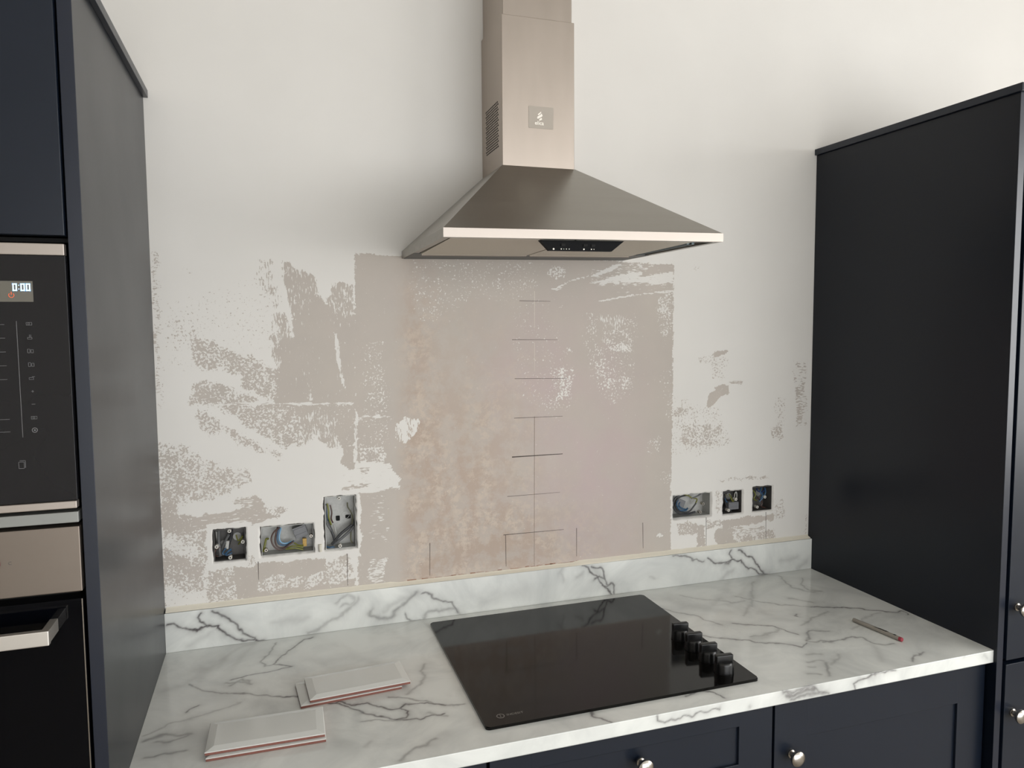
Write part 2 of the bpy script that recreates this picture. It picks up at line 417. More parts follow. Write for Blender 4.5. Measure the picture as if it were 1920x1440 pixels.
# ------------------------------------------------------------------ traced surface patterns (metres, on the real surface)
WALL_PATCHES = [(0.09,30,0,[(-0.623,0.804),(-0.384,0.855),(-0.364,0.706),(-0.552,0.635),(-0.629,0.649)]),(0.3,5,0,[(-0.652,0.909),(-0.633,0.91),(-0.637,0.559),(-0.651,0.56)]),(0.42,7,3,[(-0.646,0.874),(-0.639,0.875),(-0.641,0.59),(-0.649,0.584)]),(0.25,12,0,[(-0.616,0.757),(-0.567,0.761),(-0.565,0.718),(-0.608,0.692),(-0.621,0.719)]),(0.2,12,0,[(-0.584,0.871),(-0.559,0.871),(-0.56,0.854),(-0.581,0.854)]),(0.4,14,1,[(-0.432,0.893),(-0.393,0.894),(-0.387,0.819),(-0.381,0.78),(-0.373,0.728),(-0.407,0.729),(-0.396,0.772),(-0.408,0.823),(-0.423,0.835)]),(0.78,6,1,[(-0.378,0.896),(-0.346,0.879),(-0.304,0.862),(-0.29,0.816),(-0.273,0.776),(-0.307,0.756),(-0.349,0.748),(-0.354,0.784),(-0.366,0.835),(-0.373,0.875)]),(0.7,8,1,[(-0.264,0.836),(-0.238,0.843),(-0.21,0.841),(-0.209,0.78),(-0.22,0.763),(-0.26,0.755),(-0.277,0.788)]),(0.6,10,1,[(-0.392,0.78),(-0.368,0.776),(-0.346,0.716),(-0.377,0.608),(-0.397,0.625),(-0.406,0.701),(-0.422,0.729),(-0.407,0.717),(-0.388,0.724)]),(0.955,5,1,[(-0.345,0.764),(-0.306,0.796),(-0.29,0.804),(-0.267,0.776),(-0.248,0.759),(-0.209,0.768),(-0.212,0.549),(-0.397,0.557),(-0.401,0.625),(-0.383,0.652),(-0.381,0.708),(-0.351,0.708)]),(0.93,5,0,[(-0.439,0.558),(-0.212,0.549),(-0.212,0.449),(-0.251,0.451),(-0.278,0.486),(-0.305,0.528),(-0.337,0.513),(-0.365,0.462),(-0.437,0.502)]),(0.62,7,1,[(-0.344,0.522),(-0.296,0.553),(-0.261,0.518),(-0.255,0.451),(-0.279,0.453),(-0.314,0.479),(-0.323,0.455),(-0.346,0.455)]),(0.6,10,0,[(-0.576,0.711),(-0.558,0.716),(-0.432,0.663),(-0.387,0.637),(-0.389,0.562),(-0.406,0.565),(-0.463,0.599),(-0.47,0.627),(-0.51,0.64),(-0.56,0.645),(-0.577,0.684)]),(0.62,9,0,[(-0.576,0.61),(-0.554,0.621),(-0.511,0.608),(-0.471,0.591),(-0.434,0.574),(-0.435,0.556),(-0.588,0.564),(-0.575,0.587)]),(0.72,5,0,[(-0.566,0.591),(-0.511,0.605),(-0.512,0.581),(-0.531,0.564),(-0.559,0.567)]),(0.62,9,0,[(-0.524,0.558),(-0.435,0.558),(-0.363,0.555),(-0.337,0.517),(-0.33,0.456),(-0.389,0.455),(-0.444,0.498),(-0.488,0.532)]),(0.52,10,0,[(-0.571,0.556),(-0.549,0.555),(-0.51,0.518),(-0.467,0.488),(-0.423,0.453),(-0.431,0.445),(-0.482,0.472),(-0.511,0.506),(-0.544,0.492),(-0.571,0.536)]),(0.35,8,0,[(-0.438,0.466),(-0.385,0.439),(-0.393,0.427),(-0.438,0.442)]),(0.96,1.5,0,[(-0.247,0.451),(-0.212,0.449),(-0.214,0.39),(-0.232,0.392),(-0.252,0.41),(-0.243,0.43)]),(0.5,12,0,[(-0.649,0.479),(-0.603,0.473),(-0.537,0.428),(-0.457,0.401),(-0.455,0.376),(-0.493,0.357),(-0.54,0.339),(-0.585,0.342),(-0.652,0.335)]),(0.62,8,0,[(-0.65,0.457),(-0.615,0.455),(-0.585,0.354),(-0.652,0.348)]),(0.55,6,0,[(-0.56,0.4),(-0.518,0.404),(-0.507,0.38),(-0.538,0.359),(-0.564,0.374)]),(0.45,6,3,[(-0.493,0.409),(-0.478,0.408),(-0.458,0.373),(-0.467,0.367),(-0.488,0.385)]),(0.84,5,0,[(-0.651,0.345),(-0.624,0.346),(-0.617,0.32),(-0.579,0.31),(-0.549,0.294),(-0.553,0.271),(-0.633,0.269),(-0.651,0.271)]),(0.86,4,2,[(-0.576,0.309),(-0.544,0.308),(-0.511,0.309),(-0.49,0.311),(-0.47,0.319),(-0.465,0.34),(-0.447,0.342),(-0.429,0.326),(-0.434,0.311),(-0.394,0.31),(-0.376,0.306),(-0.395,0.286),(-0.453,0.277),(-0.491,0.271),(-0.513,0.271),(-0.549,0.274),(-0.588,0.269),(-0.587,0.303)]),(0.55,8,2,[(-0.491,0.342),(-0.456,0.342),(-0.457,0.313),(-0.5,0.329)]),(0.62,6,2,[(-0.534,0.292),(-0.457,0.297),(-0.453,0.277),(-0.532,0.275)]),(0.45,8,0,[(-0.425,0.313),(-0.376,0.314),(-0.376,0.304),(-0.395,0.284),(-0.426,0.301)]),(0.55,10,0,[(-0.651,0.274),(-0.556,0.277),(-0.559,0.187),(-0.562,0.152),(-0.562,0.098),(-0.653,0.097)]),(0.2,5,0,[(-0.651,0.264),(-0.625,0.265),(-0.572,0.23),(-0.573,0.204),(-0.606,0.217),(-0.649,0.244)]),(0.74,7,0,[(-0.65,0.238),(-0.606,0.217),(-0.568,0.196),(-0.569,0.166),(-0.623,0.149),(-0.648,0.185)]),(0.65,6,0,[(-0.577,0.257),(-0.559,0.265),(-0.554,0.235),(-0.561,0.209),(-0.576,0.21)]),(0.1,5,0,[(-0.65,0.146),(-0.564,0.126),(-0.565,0.096),(-0.651,0.097)]),(0.62,6,0,[(-0.558,0.174),(-0.499,0.178),(-0.499,0.098),(-0.561,0.1)]),(0.95,3,0,[(-0.499,0.178),(-0.447,0.178),(-0.429,0.147),(-0.451,0.134),(-0.452,0.099),(-0.49,0.098),(-0.501,0.116)]),(0.96,3,0,[(-0.447,0.18),(-0.428,0.183),(-0.355,0.18),(-0.29,0.177),(-0.288,0.146),(-0.356,0.138),(-0.429,0.147),(-0.448,0.136)]),(0.55,6,0,[(-0.451,0.136),(-0.429,0.144),(-0.331,0.138),(-0.288,0.146),(-0.283,0.172),(-0.232,0.178),(-0.225,0.133),(-0.256,0.119),(-0.406,0.107),(-0.449,0.11)]),(0.95,3,0,[(-0.452,0.11),(-0.406,0.109),(-0.256,0.116),(-0.22,0.123),(-0.22,0.098),(-0.452,0.097)]),(0.0,1,0,[(-0.556,0.285),(-0.46,0.284),(-0.454,0.18),(-0.559,0.182)]),(0.5,5,0,[(-0.463,0.204),(-0.449,0.203),(-0.449,0.182),(-0.461,0.181)]),(0.0,1.5,0,[(-0.451,0.278),(-0.302,0.285),(-0.3,0.179),(-0.355,0.18),(-0.44,0.184),(-0.454,0.191)]),(0.975,1,0,[(-0.205,0.911),(-0.174,0.916),(-0.149,0.911),(-0.097,0.91),(0.105,0.915),(0.499,0.909),(0.659,0.902),(0.659,0.751),(0.66,0.453),(0.656,0.302),(0.657,0.068),(0.184,0.086),(-0.215,0.098),(-0.216,0.232),(-0.213,0.391),(-0.212,0.522),(-0.209,0.729)]),(0.0,2,0,[(-0.301,0.348),(-0.264,0.337),(-0.21,0.335),(-0.204,0.311),(-0.207,0.178),(-0.305,0.185)]),(0.86,14,0,[(-0.071,0.895),(0.263,0.902),(0.247,0.808),(0.104,0.807),(-0.047,0.754),(-0.073,0.807)]),(0.93,14,0,[(0.189,0.808),(0.277,0.808),(0.352,0.611),(0.336,0.469),(0.202,0.56)]),(0.8,6,0,[(0.08,0.89),(0.094,0.89),(0.101,0.821),(0.085,0.821)]),(0.85,6,0,[(0.183,0.889),(0.226,0.876),(0.233,0.808),(0.182,0.828)]),(0.84,5,0,[(-0.054,0.77),(0.0,0.767),(-0.0,0.749),(-0.054,0.749)]),(0.55,3,0,[(0.293,0.888),(0.306,0.898),(0.334,0.898),(0.336,0.863),(0.306,0.857),(0.29,0.87)]),(0.45,2,2,[(0.297,0.833),(0.327,0.838),(0.327,0.833),(0.299,0.828)]),(0.55,3,2,[(0.302,0.79),(0.334,0.79),(0.323,0.78),(0.305,0.782)]),(0.82,8,0,[(0.384,0.77),(0.556,0.763),(0.556,0.732),(0.537,0.688),(0.537,0.646),(0.542,0.56),(0.47,0.518),(0.436,0.57),(0.414,0.598),(0.406,0.639),(0.392,0.697)]),(0.7,8,1,[(0.435,0.77),(0.503,0.77),(0.51,0.716),(0.526,0.667),(0.48,0.661),(0.436,0.689)]),(0.66,6,0,[(0.45,0.723),(0.529,0.729),(0.533,0.664),(0.451,0.665)]),(0.72,6,0,[(0.414,0.649),(0.454,0.648),(0.481,0.62),(0.496,0.599),(0.534,0.598),(0.538,0.564),(0.473,0.559),(0.436,0.57),(0.428,0.595)]),(0.5,3,0,[(0.484,0.685),(0.503,0.688),(0.526,0.674),(0.53,0.66),(0.503,0.661),(0.484,0.671)]),(0.8,6,0,[(0.291,0.632),(0.362,0.63),(0.355,0.519),(0.305,0.518),(0.262,0.526),(0.262,0.553),(0.305,0.548)]),(0.55,4,0,[(0.316,0.624),(0.366,0.617),(0.355,0.58),(0.351,0.55),(0.305,0.541),(0.323,0.577)]),(0.66,5,0,[(0.327,0.681),(0.355,0.68),(0.355,0.664),(0.334,0.667)]),(0.66,5,0,[(0.61,0.811),(0.658,0.856),(0.658,0.693),(0.626,0.707),(0.606,0.763)]),(0.55,5,0,[(0.61,0.811),(0.644,0.825),(0.645,0.763),(0.61,0.777)]),(0.68,6,2,[(0.406,0.887),(0.491,0.903),(0.657,0.903),(0.658,0.846),(0.555,0.842),(0.435,0.837),(0.406,0.85)]),(0.95,2,2,[(0.593,0.898),(0.657,0.903),(0.658,0.886),(0.609,0.878),(0.559,0.874),(0.563,0.884)]),(0.93,3,2,[(0.502,0.845),(0.658,0.85),(0.648,0.832),(0.555,0.828),(0.465,0.821)]),(0.05,1,2,[(0.406,0.867),(0.472,0.896),(0.502,0.902),(0.469,0.883),(0.413,0.865)]),(0.08,1.5,2,[(0.421,0.85),(0.472,0.868),(0.559,0.884),(0.563,0.874),(0.517,0.86),(0.48,0.851)]),(0.05,1.5,2,[(0.472,0.849),(0.536,0.864),(0.609,0.877),(0.658,0.884),(0.658,0.86),(0.625,0.849),(0.586,0.85),(0.532,0.855)]),(0.1,0.8,2,[(0.434,0.804),(0.517,0.818),(0.575,0.825),(0.658,0.834),(0.658,0.829),(0.575,0.822),(0.517,0.814),(0.435,0.801)]),(0.2,1,2,[(0.297,0.831),(0.355,0.858),(0.384,0.866),(0.406,0.868),(0.355,0.855),(0.313,0.834)]),(0.82,8,0,[(-0.189,0.703),(-0.138,0.703),(-0.132,0.452),(-0.197,0.456)]),(0.74,4,0,[(-0.18,0.641),(-0.142,0.618),(-0.137,0.532),(-0.176,0.547)]),(0.86,8,2,[(-0.189,0.33),(-0.132,0.325),(-0.134,0.2),(-0.187,0.205)]),(0.5,4,3,[(-0.19,0.16),(-0.138,0.168),(-0.149,0.142),(-0.15,0.097),(-0.176,0.1),(-0.194,0.116)]),(0.62,4,0,[(-0.207,0.45),(-0.143,0.445),(-0.143,0.406),(-0.208,0.412)]),(0.4,2,2,[(-0.201,0.523),(-0.133,0.519),(-0.134,0.511),(-0.201,0.515)]),(0.28,1.2,1,[(-0.214,0.535),(-0.207,0.535),(-0.21,0.407),(-0.22,0.407)]),(0.42,4,1,[(-0.121,0.497),(-0.091,0.513),(-0.057,0.509),(-0.062,0.478),(-0.09,0.442),(-0.112,0.458)]),(0.02,1,1,[(-0.113,0.497),(-0.091,0.509),(-0.085,0.49),(-0.092,0.448),(-0.099,0.451),(-0.102,0.484)]),(0.08,1,1,[(-0.07,0.507),(-0.058,0.506),(-0.065,0.473),(-0.076,0.463)]),(0.04,1.2,2,[(-0.214,0.41),(-0.179,0.409),(-0.131,0.401),(-0.128,0.39),(-0.119,0.374),(-0.104,0.358),(-0.111,0.352),(-0.108,0.334),(-0.132,0.339),(-0.162,0.33),(-0.21,0.332),(-0.251,0.332),(-0.249,0.393),(-0.22,0.389)]),(0.6,2,2,[(-0.205,0.396),(-0.179,0.395),(-0.188,0.379),(-0.206,0.382)]),(0.7,2,2,[(-0.25,0.352),(-0.206,0.359),(-0.174,0.351),(-0.198,0.346),(-0.251,0.344)]),(0.25,1.2,2,[(-0.521,0.566),(-0.215,0.556),(-0.215,0.551),(-0.521,0.561)]),(0.1,1.2,1,[(-0.26,0.727),(-0.252,0.723),(-0.246,0.674),(-0.243,0.629),(-0.234,0.587),(-0.243,0.604),(-0.252,0.649)]),(0.1,1,1,[(-0.319,0.592),(-0.315,0.592),(-0.313,0.563),(-0.317,0.564)]),(0.72,3,0,[(0.617,0.326),(0.656,0.329),(0.656,0.293),(0.623,0.295)]),(0.8,3,0,[(0.578,0.42),(0.618,0.425),(0.619,0.383),(0.579,0.383)]),(0.05,1,0,[(0.609,0.147),(0.621,0.152),(0.636,0.143),(0.621,0.141)]),(0.85,4,0,[(0.623,0.604),(0.655,0.618),(0.656,0.468),(0.641,0.469)]),(0.2,12,0,[(0.661,0.546),(0.726,0.518),(0.813,0.499),(0.854,0.389),(0.728,0.366),(0.662,0.377)]),(0.5,7,0,[(0.689,0.455),(0.823,0.453),(0.836,0.401),(0.727,0.395),(0.689,0.406)]),(0.6,3,0,[(0.663,0.501),(0.714,0.503),(0.709,0.481),(0.665,0.48)]),(0.96,1,0,[(0.777,0.646),(0.797,0.662),(0.838,0.667),(0.839,0.659),(0.812,0.65),(0.792,0.641),(0.8,0.626),(0.787,0.628),(0.781,0.639)]),(0.3,6,0,[(0.741,0.647),(0.782,0.65),(0.843,0.64),(0.824,0.578),(0.788,0.588),(0.787,0.624),(0.747,0.633)]),(0.96,1,0,[(0.788,0.559),(0.824,0.567),(0.842,0.562),(0.84,0.551),(0.798,0.552)]),(0.6,2,2,[(0.845,0.573),(0.892,0.574),(0.886,0.567),(0.845,0.564)]),(0.96,1,0,[(0.778,0.544),(0.798,0.55),(0.84,0.55),(0.844,0.54),(0.814,0.532),(0.799,0.515),(0.779,0.502),(0.768,0.507),(0.773,0.527)]),(0.5,5,0,[(0.985,0.437),(1.03,0.435),(1.031,0.4),(0.993,0.402)]),(0.25,6,0,[(0.994,0.523),(1.036,0.522),(1.038,0.434),(1.006,0.436)]),(0.3,8,3,[(1.057,0.632),(1.109,0.623),(1.118,0.43),(1.08,0.432)]),(0.5,5,3,[(1.069,0.552),(1.103,0.559),(1.103,0.434),(1.083,0.435)]),(0.2,4,0,[(0.719,0.905),(0.741,0.905),(0.742,0.891),(0.719,0.89)]),(0.45,3,0,[(0.803,0.293),(0.876,0.294),(0.984,0.29),(0.984,0.282),(0.87,0.284),(0.806,0.288)]),(0.75,4,0,[(0.68,0.176),(0.745,0.173),(0.746,0.137),(0.709,0.139),(0.684,0.137)]),(0.94,2,0,[(0.742,0.162),(0.773,0.159),(0.764,0.138),(0.774,0.12),(0.771,0.096),(0.741,0.099)]),(0.55,3,0,[(0.776,0.173),(0.82,0.172),(0.824,0.152),(0.777,0.148)]),(0.96,2,0,[(0.821,0.16),(0.836,0.173),(0.872,0.174),(0.936,0.174),(1.006,0.172),(1.006,0.156),(0.97,0.155),(0.921,0.151),(0.872,0.15),(0.827,0.151)]),(0.94,3,0,[(0.808,0.145),(0.837,0.153),(0.872,0.143),(0.863,0.126),(0.86,0.112),(0.883,0.095),(0.822,0.09),(0.809,0.108),(0.802,0.12)]),(0.55,5,2,[(0.862,0.148),(0.97,0.14),(0.974,0.126),(0.872,0.127)]),(0.72,5,0,[(0.944,0.123),(0.974,0.126),(1.004,0.129),(1.011,0.097),(0.971,0.092),(0.945,0.103)]),(0.55,5,0,[(0.86,0.129),(0.905,0.13),(0.944,0.115),(0.938,0.096),(0.886,0.098)]),(0.35,5,0,[(1.008,0.223),(1.039,0.215),(1.04,0.163),(1.006,0.161)]),(0.3,4,0,[(1.115,0.162),(1.125,0.162),(1.127,0.1),(1.12,0.101)]),(0.4,3,0,[(0.803,0.262),(0.821,0.26),(0.822,0.202),(0.804,0.19)])]
VEINS_TOP = [(0.7,2.5,[(-0.3279,-0.0341),(-0.3519,-0.0462),(-0.3798,-0.0855),(-0.3954,-0.1176),(-0.4102,-0.1395),(-0.4174,-0.1546),(-0.3962,-0.1663),(-0.3822,-0.1798),(-0.407,-0.184),(-0.4384,-0.1898),(-0.4761,-0.1932),(-0.5063,-0.1989)]),(0.5,2.5,[(-0.4093,-0.0362),(-0.4209,-0.0808),(-0.4391,-0.1116),(-0.4425,-0.1372),(-0.4352,-0.1571),(-0.4103,-0.1571)]),(0.6,4,[(-0.5089,-0.2138),(-0.4856,-0.214),(-0.4648,-0.2368),(-0.4826,-0.2031),(-0.5018,-0.2241)]),(0.6,2,[(-0.5859,-0.195),(-0.5568,-0.2318),(-0.5164,-0.2569),(-0.477,-0.2704),(-0.4441,-0.2906),(-0.418,-0.3039)]),(0.95,2,[(-0.418,-0.3039),(-0.3953,-0.3146),(-0.3726,-0.3225)]),(0.4,3.5,[(-0.479,-0.3058),(-0.5127,-0.322),(-0.557,-0.3401),(-0.6002,-0.3508),(-0.6271,-0.3664),(-0.6423,-0.3792)]),(0.75,2.2,[(-0.5561,-0.2968),(-0.5723,-0.3049),(-0.5805,-0.3135)]),(0.6,5,[(-0.6396,-0.3978),(-0.6237,-0.3915),(-0.6073,-0.3883),(-0.5866,-0.3954),(-0.5659,-0.4024),(-0.5846,-0.4137),(-0.6068,-0.4148),(-0.6213,-0.4098)]),(0.65,4,[(-0.631,-0.4563),(-0.615,-0.4564),(-0.5932,-0.4585),(-0.5634,-0.4578)]),(0.95,2,[(-0.3222,-0.3612),(-0.3035,-0.3733),(-0.2965,-0.3687),(-0.2727,-0.3943),(-0.2435,-0.3974),(-0.2199,-0.4193),(-0.2115,-0.429),(-0.1859,-0.4344),(-0.1706,-0.4225),(-0.1329,-0.432),(-0.1024,-0.4528)]),(0.8,2,[(-0.3035,-0.3733),(-0.2856,-0.3932),(-0.2626,-0.4215),(-0.2332,-0.4448),(-0.2074,-0.4667),(-0.184,-0.4811),(-0.1561,-0.4875),(-0.1431,-0.4823),(-0.1088,-0.481)]),(0.9,2.4,[(-0.1859,-0.4344),(-0.172,-0.4493),(-0.183,-0.475),(-0.2043,-0.4677)]),(0.5,3,[(-0.2637,-0.4601),(-0.2357,-0.4634),(-0.1906,-0.482)]),(0.6,6,[(-0.1428,-0.5623),(-0.1614,-0.5731),(-0.1768,-0.5791),(-0.1966,-0.5888),(-0.2145,-0.6068)]),(0.5,5,[(-0.1016,-0.2638),(-0.1149,-0.2933),(-0.1126,-0.3187),(-0.1347,-0.3583),(-0.1597,-0.3798)]),(0.3,14,[(-0.5259,-0.0906),(-0.5643,-0.138),(-0.5926,-0.1927),(-0.6291,-0.2106)]),(0.2,18,[(-0.3451,-0.1531),(-0.3102,-0.183),(-0.2532,-0.1668),(-0.2032,-0.22)]),(0.2,18,[(-0.315,-0.3967),(-0.3226,-0.4586),(-0.3096,-0.5223)]),(0.18,20,[(-0.45,-0.3228),(-0.3863,-0.3448),(-0.3197,-0.3246)]),(0.3,6,[(-0.2537,-0.53),(-0.2643,-0.5435)]),(0.4,3.5,[(0.6392,-0.085),(0.6595,-0.1062),(0.6802,-0.1319),(0.7167,-0.1492),(0.7425,-0.1763),(0.7798,-0.1758)]),(0.35,6,[(0.897,-0.0611),(0.8522,-0.1064),(0.8219,-0.1537),(0.7742,-0.2096),(0.721,-0.2588)]),(0.3,8,[(0.7241,-0.1381),(0.6833,-0.1778),(0.7233,-0.183)]),(0.45,2.2,[(0.7772,-0.1421),(0.8213,-0.2038),(0.8721,-0.244),(0.9167,-0.2669)]),(0.85,2.2,[(0.9167,-0.2669),(0.9852,-0.2982),(1.029,-0.3207),(1.065,-0.3505),(1.1047,-0.3756)]),(0.7,2.5,[(1.11,-0.3704),(1.1226,-0.3677),(1.1133,-0.3925)]),(0.5,3.5,[(0.9966,-0.0426),(0.9735,-0.0983),(0.9671,-0.1368),(0.9825,-0.162),(0.9946,-0.1856),(1.0255,-0.1868),(0.998,-0.1674),(1.0082,-0.1208),(1.0479,-0.0823)]),(0.5,4,[(0.907,-0.1974),(0.9254,-0.2222),(0.9464,-0.2431)]),(0.5,3,[(0.546,-0.1473),(0.5627,-0.1787),(0.5832,-0.2025),(0.6033,-0.226),(0.6077,-0.2517),(0.6196,-0.2755),(0.6272,-0.2897)]),(0.75,2.2,[(0.6645,-0.295),(0.6849,-0.3098),(0.7238,-0.3272),(0.7462,-0.3388),(0.7506,-0.3554),(0.7581,-0.3766),(0.7707,-0.3992)]),(0.45,5,[(0.7506,-0.3554),(0.7317,-0.3711),(0.7042,-0.3761),(0.6819,-0.3792),(0.6567,-0.3775)]),(0.65,2.4,[(0.554,-0.3311),(0.5809,-0.3547),(0.6119,-0.376),(0.6413,-0.3897),(0.6463,-0.4053),(0.6676,-0.4161),(0.6987,-0.4268),(0.7212,-0.4482),(0.7302,-0.4613),(0.7559,-0.4501)]),(0.3,10,[(0.6433,-0.3869),(0.6783,-0.3885),(0.7202,-0.3817)]),(0.65,4,[(0.7647,-0.4395),(0.7946,-0.4075),(0.8114,-0.3915),(0.8356,-0.3999),(0.8519,-0.4092)]),(0.6,3.5,[(0.7647,-0.4395),(0.7784,-0.4511),(0.7959,-0.4503),(0.8146,-0.4637)]),(0.4,5,[(0.9356,-0.3088),(0.8911,-0.3263),(0.848,-0.3432),(0.8117,-0.3616)]),(0.7,2.5,[(0.8536,-0.2968),(0.8427,-0.3013),(0.8418,-0.3091)]),(0.2,18,[(0.5976,-0.0938),(0.6129,-0.1532),(0.6625,-0.1879),(0.7018,-0.2356)]),(0.2,20,[(0.7732,-0.2605),(0.782,-0.2964),(0.8141,-0.3235)]),(0.5,3,[(0.796,-0.4589),(0.83,-0.4591),(0.8815,-0.4533),(0.8995,-0.4655),(0.9048,-0.4966),(0.9183,-0.5184),(0.9484,-0.5175)]),(0.3,5,[(0.9157,-0.4161),(0.9427,-0.4064),(1.0036,-0.368),(1.0568,-0.3589)]),(0.25,9,[(0.8964,-0.4994),(0.873,-0.5414),(0.8505,-0.5758)]),(0.4,5,[(0.7182,-0.4985),(0.747,-0.5031)]),(0.4,4,[(0.6904,-0.5256),(0.7309,-0.5344)]),(0.55,5,[(0.7303,-0.5445),(0.7017,-0.5744),(0.6936,-0.5956)]),(0.5,3,[(0.9083,-0.6009),(0.9407,-0.5809),(0.972,-0.5703)]),(0.4,4,[(0.6815,-0.5428),(0.6945,-0.5523)]),(0.5,4,[(0.6523,-0.5718),(0.677,-0.5851)]),(0.35,5,[(0.7337,-0.5558),(0.7854,-0.5218)]),(0.7,3,[(0.3633,-0.5713),(0.3925,-0.5685),(0.4175,-0.5728),(0.4273,-0.5933),(0.4279,-0.6061)]),(0.8,2.4,[(0.1594,-0.5685),(0.1591,-0.5861),(0.1681,-0.5995),(0.1815,-0.611)]),(0.5,4,[(-0.1404,-0.469),(-0.1219,-0.4825),(-0.1036,-0.4958)]),(0.5,3,[(-0.1973,-0.3825),(-0.1307,-0.4208),(-0.1078,-0.4512),(-0.0655,-0.4583)]),(0.2,20,[(-0.0369,-0.6104),(-0.0115,-0.6373)]),(0.25,14,[(-0.1581,-0.5565),(-0.1229,-0.5495)])]
VEINS_UPSTAND = [(0.95,2.2,[(-0.6503,0.0669),(-0.6363,0.0618),(-0.619,0.0514),(-0.5976,0.0469),(-0.5796,0.0452),(-0.5648,0.0552),(-0.5466,0.0528),(-0.5376,0.0475),(-0.5396,0.0437),(-0.5253,0.0295),(-0.5036,0.0142),(-0.4814,0.0061),(-0.4437,-0.0005)]),(0.9,2.4,[(-0.5745,0.0868),(-0.5821,0.0777),(-0.5771,0.067),(-0.5611,0.0568),(-0.5502,0.0533)]),(0.9,2.2,[(-0.5491,0.0875),(-0.5383,0.08),(-0.5169,0.061),(-0.4988,0.0463),(-0.4846,0.0238),(-0.466,0.015),(-0.455,0.0031)]),(0.9,3,[(-0.5958,0.0466),(-0.5834,0.0417),(-0.5721,0.0522)]),(0.3,9,[(-0.4157,0.0412),(-0.377,0.0402),(-0.3378,0.0412)]),(0.3,9,[(-0.6025,0.0121),(-0.573,0.0281),(-0.5508,0.0371)]),(0.45,6,[(-0.3388,0.0034),(-0.3269,0.006),(-0.2986,0.019),(-0.266,0.0359),(-0.2371,0.0535),(-0.2162,0.0722)]),(0.4,5,[(-0.2732,0.0709),(-0.2648,0.0825),(-0.2445,0.0864),(-0.2243,0.0732),(-0.2369,0.062),(-0.2613,0.0608)]),(0.65,6,[(-0.1879,0.0385),(-0.1881,0.0299),(-0.1716,0.0213),(-0.1507,0.0163),(-0.1337,0.0228),(-0.1164,0.038),(-0.099,0.0576),(-0.0728,0.0763)]),(0.4,9,[(-0.1588,0.0347),(-0.1246,0.0521),(-0.0988,0.0663),(-0.0642,0.0752)]),(0.6,2.4,[(-0.1039,0.0232),(-0.0999,0.0052),(-0.0871,-0.0009),(-0.0494,-0.0016)]),(0.65,2.4,[(-0.0571,0.0713),(-0.0388,0.0616),(-0.013,0.0434),(0.0169,0.0321),(0.0261,0.0157),(0.0317,0.0074)]),(0.5,5,[(-0.0582,0.0041),(-0.0432,0.0172),(-0.0208,0.0218),(-0.0022,0.0156),(0.0205,0.0164),(0.0355,0.0069)]),(0.85,3,[(0.3771,0.0913),(0.3983,0.0841),(0.4026,0.0717),(0.4197,0.0577),(0.437,0.0315),(0.4587,0.0127),(0.4675,0.0015)]),(0.75,3,[(0.4068,0.0872),(0.4369,0.0758),(0.4456,0.0547),(0.4543,0.0335),(0.4717,0.0233),(0.4762,0.0024)]),(0.7,3,[(0.4112,0.0466),(0.4283,0.0567),(0.4456,0.0507)]),(0.7,3,[(0.437,0.0274),(0.4587,0.0289)]),(0.4,14,[(0.4154,0.0782),(0.4369,0.0476),(0.4587,0.0208)]),(0.35,7,[(0.3226,0.0925),(0.3142,0.0776),(0.3225,0.0569)]),(0.4,7,[(0.3813,0.07),(0.3644,0.06)]),(0.3,6,[(0.5827,0.0349),(0.6008,0.0328)]),(0.2,20,[(0.0933,0.0224),(0.1521,0.0381),(0.2119,0.0425)]),(0.7,2.4,[(0.6553,0.0908),(0.6857,0.0876),(0.7087,0.0783),(0.732,0.0655),(0.7592,0.0643)]),(0.9,2.4,[(0.7709,0.0682),(0.7907,0.0557),(0.8185,0.0492),(0.8344,0.0492),(0.8502,0.0598),(0.8785,0.0532),(0.8827,0.0422),(0.8991,0.0315),(0.9239,0.0181),(0.9447,0.0051),(0.978,-0.0012)]),(0.9,3,[(0.8417,0.0869),(0.8359,0.0753),(0.8461,0.0637)]),(0.9,2.4,[(0.8698,0.0858),(0.8943,0.0727),(0.915,0.0546),(0.9317,0.0351),(0.9527,0.0149),(0.9634,0.0012)]),(0.9,3.5,[(0.8285,0.0463),(0.8384,0.0452),(0.8462,0.0584)]),(0.35,7,[(0.8508,0.0263),(0.835,0.014),(0.8113,-0.0008)]),(0.35,8,[(1.0189,0.0363),(1.0485,0.0368),(1.0739,0.0413)]),(0.35,7,[(1.0749,0.0049),(1.1087,0.023)])]
VEINS_FRONT = [(0.85,6,[(0.5624,-0.0055),(0.6014,-0.0044),(0.626,-0.0033)]),(0.9,6,[(0.5674,-0.0139),(0.6016,-0.012),(0.6362,-0.0101)]),(0.85,6,[(0.5773,-0.0214),(0.6116,-0.02),(0.6514,-0.0169)]),(0.7,6,[(0.6313,-0.0161),(0.6666,-0.0228)]),(0.6,3,[(0.5599,-0.003),(0.582,-0.0129),(0.626,-0.0033),(0.6513,-0.0139),(0.6717,-0.0245)]),(0.7,2.5,[(0.7437,-0.027),(0.7382,-0.0174),(0.7484,-0.0103),(0.7797,-0.0066),(0.8061,-0.002),(0.8438,-0.0027)]),(0.6,2.5,[(0.2716,-0.0003),(0.276,-0.013),(0.2932,-0.02),(0.3061,-0.0144),(0.3323,-0.0151),(0.3676,-0.0133),(0.399,-0.0106),(0.4126,-0.011)]),(0.5,3,[(1.0464,0.0006),(1.0581,0.0007)]),(0.4,4,[(0.4772,-0.0201),(0.4796,-0.0238)]),(0.3,5,[(1.1002,-0.0112),(1.1123,-0.0139)])]
